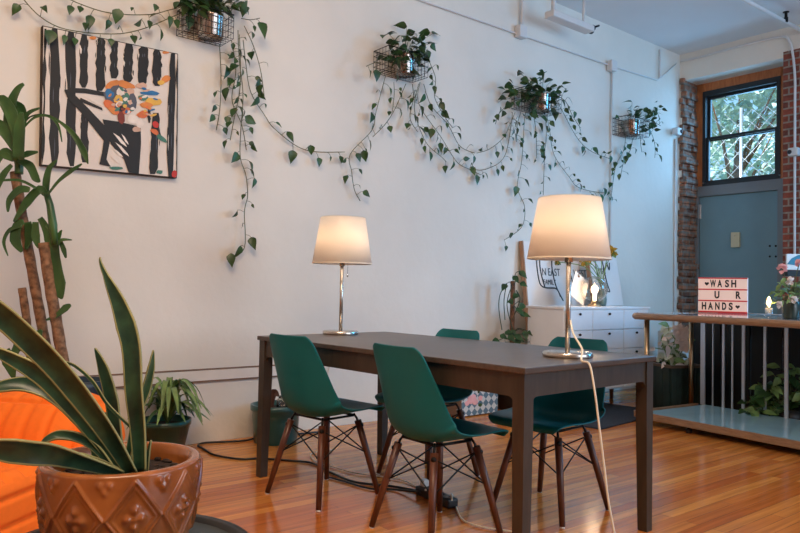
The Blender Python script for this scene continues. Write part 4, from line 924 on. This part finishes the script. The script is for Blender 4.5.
# leafy plants between
def bush(name, label, pos, pix, Yr, n, seed, mats, pot, sz=(.07, .13)):
    rl = random.Random(seed); t = thing(name, label, 'plant', pos)
    b = nb(); lathe(b, [(0, 0), (pot[0] * .8, 0), (pot[0], pot[1]), (pot[0] * .92, pot[1]), (pot[0] * .9, pot[1] - .03), (0, pot[1] - .03)], 28); obj('pot', b, pot[2], t)
    b = nb(); q0 = V(pos) + V((0, 0, pot[1] - .02))
    for k in range(n):
        x0, y0, x1, y1 = pix[k % len(pix)]
        e = dep(rl.uniform(x0, x1), rl.uniform(y0, y1), pos[1] + rl.uniform(*Yr))
        if k % 3 == 0: tube(b, smoothpts([q0, q0.lerp(e, .5) + V((0, 0, .05)), e], 3), .003, 5, 0)
        s_ = rl.uniform(*sz); az = rl.uniform(0, 2 * PI); leaf(b, e, (math.cos(az), math.sin(az), rl.uniform(-.8, .4)), (rl.uniform(-.5, .5), -.7, .8), s_, s_ * .6, 1 + (rl.random() < .4), .3, LANCE)
    obj('foliage', b, mats, t, world=True, mod='open')
pA = cp(on_line(789, 1.02), 1.02, 0)
bush('floor_plant', 'bushy green plant on the floor behind the counter shelf at the right edge', (pA.x, pA.y, 0), [(757, 384, 772, 420), (770, 366, 790, 415), (785, 368, 812, 425), (745, 395, 765, 418)], (-.1, .08), 170, 21, [STEMM, LEAFM, LEAFL], (.12, .14, BLACKP))
# planter box with pale flowering plant
pp = V((2.42, 6.38, 0)); zpl = HC - (364.5 - 294.8) * 6.18 / F
pp = onpl(671.5, 380, V((0, 6.32, 0)), V((0, 1, 0))); pp.z = 0
t = thing('planter_box', 'dark green wooden planter box left of the counter post', 'planter', pp, .3)
PLG = mat('dark_green_boards', (26, 44, 38), .55, var=.3, scale=9)
b = nb()
for k in range(6):
    x = -.13 + .052 * k; box(b, (x, -.19, zpl / 2), (.048, .02, zpl - .02)); box(b, (x, .19, zpl / 2), (.048, .02, zpl - .02))
for k in range(4):
    y = -.135 + .09 * k
    for s in (-1, 1): box(b, (s * .155, y, zpl / 2), (.02, .086, zpl - .02))
obj('boards', b, PLG, t)
b = nb()
for s in (-1, 1): box(b, (0, s * .2, zpl - .012), (.35, .03, .024)); box(b, (s * .16, 0, zpl - .012), (.03, .37, .024))
obj('rim', b, mat('brown_rim', (92, 70, 52), .5, var=.1), t)
onebox('soil', (0, 0, zpl - .07), (.28, .35, .06), SOIL, t)
rl = random.Random(8)
pq = pp + V((0, 0, zpl - .04)); t = thing('pale_orchid', 'pale flowering plant with white blooms growing in the dark planter box', 'plant', pq)
b = nb()
for k in range(60):
    x, y = rl.gauss(671, 8), rl.gauss(348, 11); x = max(655, min(689, x)); y = max(325, min(365, y)); e = dep(x, y, pp.y + rl.uniform(-.18, .12))
    if k % 2: tube(b, smoothpts([pq, pq.lerp(e, .5) + V((rl.uniform(-.05, .05), 0, .05)), e], 3), .004, 5, 0)
    s_ = rl.uniform(.06, .12); leaf(b, e, (rl.uniform(-1, 1), -.5, rl.uniform(-1, .6)), (rl.uniform(-.5, .5), -1, .5), s_, s_ * .5, rl.choice((1, 1, 2, 3)), .3, LANCE)
obj('foliage', b, [LEAFL, mat('pale_leaf', (196, 202, 176), .5, var=.1), LEAFL, WHITEF], t, world=True, mod='open')
b = nb()
for x, y in ((680, 339), (684, 333), (678, 330), (684, 346)):
    e = dep(x, y, pp.y - .15); tube(b, smoothpts([pq, pq.lerp(e, .6) + V((.02, 0, .06)), e], 3), .004, 5, 1)
    for k in range(5):
        a = k * 2 * PI / 5; leaf(b, e, (math.cos(a), -.35, math.sin(a)), (0, -1, 0), .07, .06, 0, .1, LANCE)
obj('blooms', b, [WHITEF, LEAFL], t, world=True, mod='open')
gb = dep(680, 352, 7.3); t = tag(onebox('grey_crate', (0, 0, .2), (.5, .3, .64), mat('pale_grey_panel', (206, 206, 204), .7, var=.04), None, 0, .01), 'pale grey box standing on the floor behind the planter flowers', 'box'); t.location = (gb.x + .06, 7.32, .12); t.rotation_euler = (0, 0, WYAW - .1)
t.data.transform(M.Translation((0, 0, -.0))); t.location.z = .12

# light box sign
sc_ = onz(722, 311.4, ZT); sdir = V((sc_.x, sc_.y, 0)).normalized()
scp = cp(.55, .80, ZT); kk = 1.0
d_ = ray(722, 300); a_ = (cp(0, .74, 0) - V((0, 0, 0)))
sp_ = onpl(722.5, 300, cp(0, 1.16, 0), NC); Ys = sp_.y
k_ = Ys / F
SW, SH, SD = 44.5 * k_ * 1.02, 35.3 * k_, .055
syaw = math.atan2(-sp_.x, sp_.y) - .10
t = thing('light_box', 'lit pink light box sign reading WASH U R HANDS on the counter', 'sign', (sp_.x, sp_.y, ZT + .0015), syaw)
PANEL = mat('lit_pink_panel', (236, 206, 194), .5, emit=(240, 200, 186), estr=.26)
REDR = mat('red_rail', (214, 52, 56), .45); CASE = mat('white_case', (236, 226, 228), .4, emit=(255, 230, 230), estr=.15)
onebox('case', (0, SD / 2, SH / 2), (SW, SD, SH), CASE, t, 0, .004)
onebox('panel', (0, -.001, SH / 2), (SW - .008, .006, SH - .004), PANEL, t)
rh = (SH - .012) / 3
for k in range(4): onebox('rail', (0, -.006, .006 + rh * k), (SW - .004, .008, .011 if k else .016), REDR, t, 0, .002)
ls = rh * 1.02
def heart(cx, cz, s, name='heart'):
    b = nb(); pts = []
    for k in range(24):
        a = 2 * PI * k / 24; x = 16 * math.sin(a) ** 3; z = 13 * math.cos(a) - 5 * math.cos(2 * a) - 2 * math.cos(3 * a) - math.cos(4 * a); pts.append((cx + x * s / 32, cz + z * s / 32))
    vs = prism(b, pts, .0015); bmesh.ops.translate(b, vec=(0, -.0062, 0), verts=vs); obj(name, b, BLACKP, t)
LET = mat('black_letters', (26, 24, 26), .5)
def letters(row, *items):
    for ch, x0, x1 in items:
        o = textmesh(ch, rh * 1.0, LET, 'letter', t, (0, 0, 0), 1., .0008, (PI / 2, 0, 0), .004)
        xs_ = [v.co.x for v in o.data.vertices]; zs_ = [v.co.z for v in o.data.vertices]; X0 = (x0 - 83) / 417 * SW - SW / 2; X1 = (x1 - 83) / 417 * SW - SW / 2
        for v in o.data.vertices:
            v.co.x = X0 + (v.co.x - min(xs_)) / (max(xs_) - min(xs_)) * (X1 - X0); v.co.z = .006 + rh * (row + .2) + (v.co.z - min(zs_)) / (max(zs_) - min(zs_)) * rh * .66; v.co.y -= .0055
letters(2, ('W', 186, 236), ('A', 248, 288), ('S', 312, 346), ('H', 364, 406)); letters(1, ('U', 224, 266), ('R', 402, 444)); letters(0, ('H', 116, 154), ('A', 170, 212), ('N', 230, 268), ('D', 288, 324), ('S', 344, 378))
heart((158 - 83) / 417 * SW - SW / 2, .006 + rh * 2.5, .036); heart((418 - 83) / 417 * SW - SW / 2, .006 + rh * .5, .036)
# candle glass and flowers
vp = onpl(769, 300, cp(0, .40, 0), NC); t = thing('candle_glass', 'small glass candle holder with warm flame beside the flowers on the counter', 'candle', (vp.x, vp.y, ZT))
b = nb(); lathe(b, [(0, 0), (.036, 0), (.036, .01), (.028, .03), (.034, .13), (.031, .13), (.025, .032), (0, .028)], 24); obj('glass', b, gm, t)
b = nb(); lathe(b, [(0, .03), (.022, .03), (.024, .07), (0, .072)], 20); obj('wax', b, WHITEF, t)
b = nb(); lathe(b, [(0, .075), (.006, .085), (.017, .105), (.009, .135), (0, .155)], 12); obj('flame', b, mat('candle_flame', (255, 220, 150), .5, emit=(255, 196, 110), estr=30), t)
l = bpy.data.lights.new('candle_light', 'POINT'); l.energy = 2.2; l.color = (1, .6, .3); l.shadow_soft_size = .03; lo_ = bpy.data.objects.new('candle_light', l); C.objects.link(lo_); lo_.parent = t; lo_.location = (0, 0, .16)
vp = onpl(791, 300, cp(0, .42, 0), NC); t = thing('flower_arrangement', 'vase of pink and white flowers with greenery at the right end of the counter', 'flowers', (vp.x, vp.y, ZT))
b = nb(); lathe(b, [(0, 0), (.05, 0), (.055, .01), (.06, .1), (.055, .13), (.05, .13), (.052, .1), (0, .02)], 28); obj('vase', b, mat('dark_olive_glass', (52, 60, 52), .2), t)
rl = random.Random(15); b = nb(); q0 = V((vp.x, vp.y, ZT + .1))
for k in range(110):
    x, y = rl.uniform(774, 816), rl.gauss(290, 6); e = dep(x, y, vp.y + rl.uniform(-.12, .1))
    if k % 3 == 0: tube(b, smoothpts([q0, q0.lerp(e, .5) + V((0, 0, .04)), e], 3), .0025, 5, 0)
    s_ = rl.uniform(.035, .07); leaf(b, e, (rl.uniform(-1, 1), -.3, rl.uniform(-.6, .6)), (rl.uniform(-.5, .5), -.6, .8), s_, s_ * .45, rl.choice((1, 2)), .3, LANCE)
obj('foliage', b, [STEMM, LEAFL, mat('olive_leaf', (76, 92, 56), .5, var=.2)], t, world=True, mod='open')
for (x, y, r_, mt, nm) in ((782, 269, .032, PINK, 'pink_rose'), (790, 281, .028, WHITEF, 'white_flower'), (793, 300, .028, WHITEF, 'white_flower'), (779, 305, .024, WHITEF, 'white_flower'), (799, 264, .03, PINK, 'pink_rose')):
    b = nb(); e = dep(x, y, vp.y - .12); tube(b, smoothpts([q0, q0.lerp(e, .5) + V((0, 0, .02)), e], 3), .003, 5, 1)
    for k in range(26):
        v = V((rl.gauss(0, 1), rl.gauss(0, 1) - .4, rl.gauss(0, 1) + .4)).normalized(); leaf(b, e + v * r_ * .3, v, v.orthogonal(), r_ * .9, r_ * 1.1, 0, -.4, HEART)
    obj(nm, b, [mt, STEMM], t, world=True, mod='open')
# small printed board on a post behind the flowers
q_ = dep(793, 262, 6.2); t = thing('display_card', 'teal and white printed board on a dark post behind the flowers', 'sign', (q_.x + .12, q_.y, 0))
b = nb(); tube(b, [(0, 0.02, 0), (0, 0.02, q_.z + .02)], .02, 10); lathe(b, [(0, 0), (.15, 0), (.15, .02), (0, .02)], 24); obj('post', b, BLACKM, t)
onebox('board', (0, 0, q_.z), (.36, .02, .14), WHITEP, t, 0, .004)
b = nb(); vs = prism(b, [(-.178, -.02), (-.14, .03), (-.08, .062), (-.02, .06), (.06, .01), (.1, -.04), (.04, -.03), (-.03, -.01), (-.1, -.03)], .003); bmesh.ops.translate(b, vec=(0, -.0135, q_.z), verts=vs); obj('printed_wave', b, mat('teal_print', (40, 126, 150), .5), t)
onebox('dark_shelf', (0, -.02, q_.z - .1), (.4, .08, .05), BLKWOOD, t)

# ------------------------------------------------------------------ floor things
c1, c2, c3 = onz(577, 425.5), onz(601, 430), onz(643, 419.5); far = onz(606, 397)
ed = (c3 - c2).normalized(); w2 = V((-ed.y, ed.x, 0)); ry = math.atan2(ed.y, ed.x)
Lr, Wr = 1.14, .82
t = tag(onebox('rug', (Lr / 2, Wr / 2, .006), (Lr, Wr, .012), mat('dark_blue_rug_pile', (42, 50, 62), .95, var=.25, scale=50, bump=.5, bscale=200), None, 0, .003), 'dark blue grey rug on the floor between table and counter', 'rug'); t.location = c2 - ed * .0; t.rotation_euler = (0, 0, ry)
fl_ = lambda x, y, z=.007: onz(x, y, z)
b = nb(); tube(b, smoothpts([fl_(428, 494, .02), fl_(415, 490.5), fl_(390, 486), fl_(355, 482), fl_(330, 472), fl_(312, 463), fl_(295, 461), fl_(262, 458.5), fl_(240, 459), fl_(215, 455), fl_(204, 449), fl_(198, 445.5), fl_(204, 442.8), fl_(225, 441.7), fl_(245, 440.5), fl_(262, 436.6), fl_(285, 435), fl_(300, 433.8), fl_(318, 432)], 6), .0062, 8)
o = tag(obj('extension_cord', b, BLACKP), 'black extension cord looping over the wooden floor below the left wall', 'cord')
b = nb(); tube(b, smoothpts([fl_(420, 492, .03), fl_(395, 489.5), fl_(370, 488.5), fl_(345, 481.5), fl_(325, 476)], 6), .005, 8); tag(obj('black_cable', b, BLACKP), 'thinner black cable lying beside the extension cord between chair legs', 'cord')
s0p, s1p = onz(421, 494), onz(452, 508); sd_ = s1p - s0p
t = thing('power_strip', 'black power strip on the floor under the table between chair legs', 'power strip', (s0p + s1p) / 2, math.atan2(sd_.y, sd_.x))
onebox('body', (0, 0, .022), (sd_.length + .02, .062, .044), BLACKP, t, 0, .01)
for k in range(4):
    b = nb(); lathe(b, [(0, .0445), (.02, .0445), (.02, .046), (.016, .046), (.014, .0445)], 16, (-.11 + k * .075, 0, 0)); obj('socket', b, BLACKM, t)
onebox('plug', (-.1, 0, .062), (.035, .035, .034), WHITEP, t, 0, .006)
b = nb(); tube(b, smoothpts([fl_(452, 500, .06), fl_(452, 494, .05), fl_(455, 504), fl_(462, 519), fl_(478, 526), fl_(505, 530.5), fl_(530, 534)], 6), .0042, 8); tag(obj('white_cable', b, CREAM), 'cream cable running from the power strip to the front table leg', 'cord')
b = nb(); tube(b, smoothpts([fl_(334, 450), fl_(312, 453), fl_(315, 461), fl_(330, 466), fl_(355, 473), fl_(385, 477), fl_(405, 481), fl_(420, 489), fl_(426, 490, .05)], 6), .0035, 8); tag(obj('white_cable', b, CREAM), 'thin cream cable on the floor behind the left chair legs', 'cord')
onp = [W_(332, 362, .01), W_(328, 372, .015), W_(326, 390, .012), W_(325, 425, .012)]
b = nb(); tube(b, smoothpts(onp, 5), .004, 6); tag(obj('hanging_cable', b, CREAM), 'thin pale cable hanging down the wall behind the left chair', 'cord')

# ------------------------------------------------------------------ light
wd_ = bpy.data.worlds.new('sky'); bpy.context.scene.world = wd_; wd_.use_nodes = True
nt = wd_.node_tree; bg = nt.nodes['Background']; bg.inputs['Color'].default_value = (.36, .68, 1., 1); bg.inputs['Strength'].default_value = 1.3
def area(name, loc, target, sx, sy, power, color):
    l = bpy.data.lights.new(name, 'AREA'); l.shape = 'RECTANGLE'; l.size = sx; l.size_y = sy; l.energy = power; l.color = color
    o = bpy.data.objects.new(name, l); C.objects.link(o); o.location = loc; o.rotation_euler = (V(target) - V(loc)).to_track_quat('-Z', 'Y').to_euler(); return o
area('street_window_daylight', wp(2.0, 7.3, 2.0), wp(-.5, 0, 1.2), 3.2, 2.4, 112, (.84, .88, .95))
area('warm_left_fill', wp(-1.9, 3.6, 3.6), wp(-1.5, 1.2, .2), 1.8, 1.6, 135, (1., .75, .52))  # added lamp out of view, warms the left part of the room
area('blue_side_fill', wp(S_C - .15, 4.2, 2.3), wp(S_C - 2.8, .4, .9), 1.5, 2., 84, (.08, .50, 1.)).data.spread = ra(125)  # added blue fill lamp, no window built here; tints the far right part
area('back_window_daylight', bp_(.7, .75, 2.9), bp_(.2, -3, 1.2), .9, 1.1, 34, (.22, .58, 1.))
sl = bpy.data.lights.new('sun', 'SUN'); sl.energy = 10; sl.angle = .1; sl.color = (1, .97, .9); so = bpy.data.objects.new('sun', sl); C.objects.link(so); so.location = (0, 0, 12)
so.rotation_euler = V((D.x, D.y, -1.3)).to_track_quat('-Z', 'Y').to_euler()
vs = bpy.context.scene.view_settings; vs.view_transform = 'Standard'; vs.look = 'None'; vs.exposure = 0.0; vs.gamma = 1; vs.use_curve_mapping = False
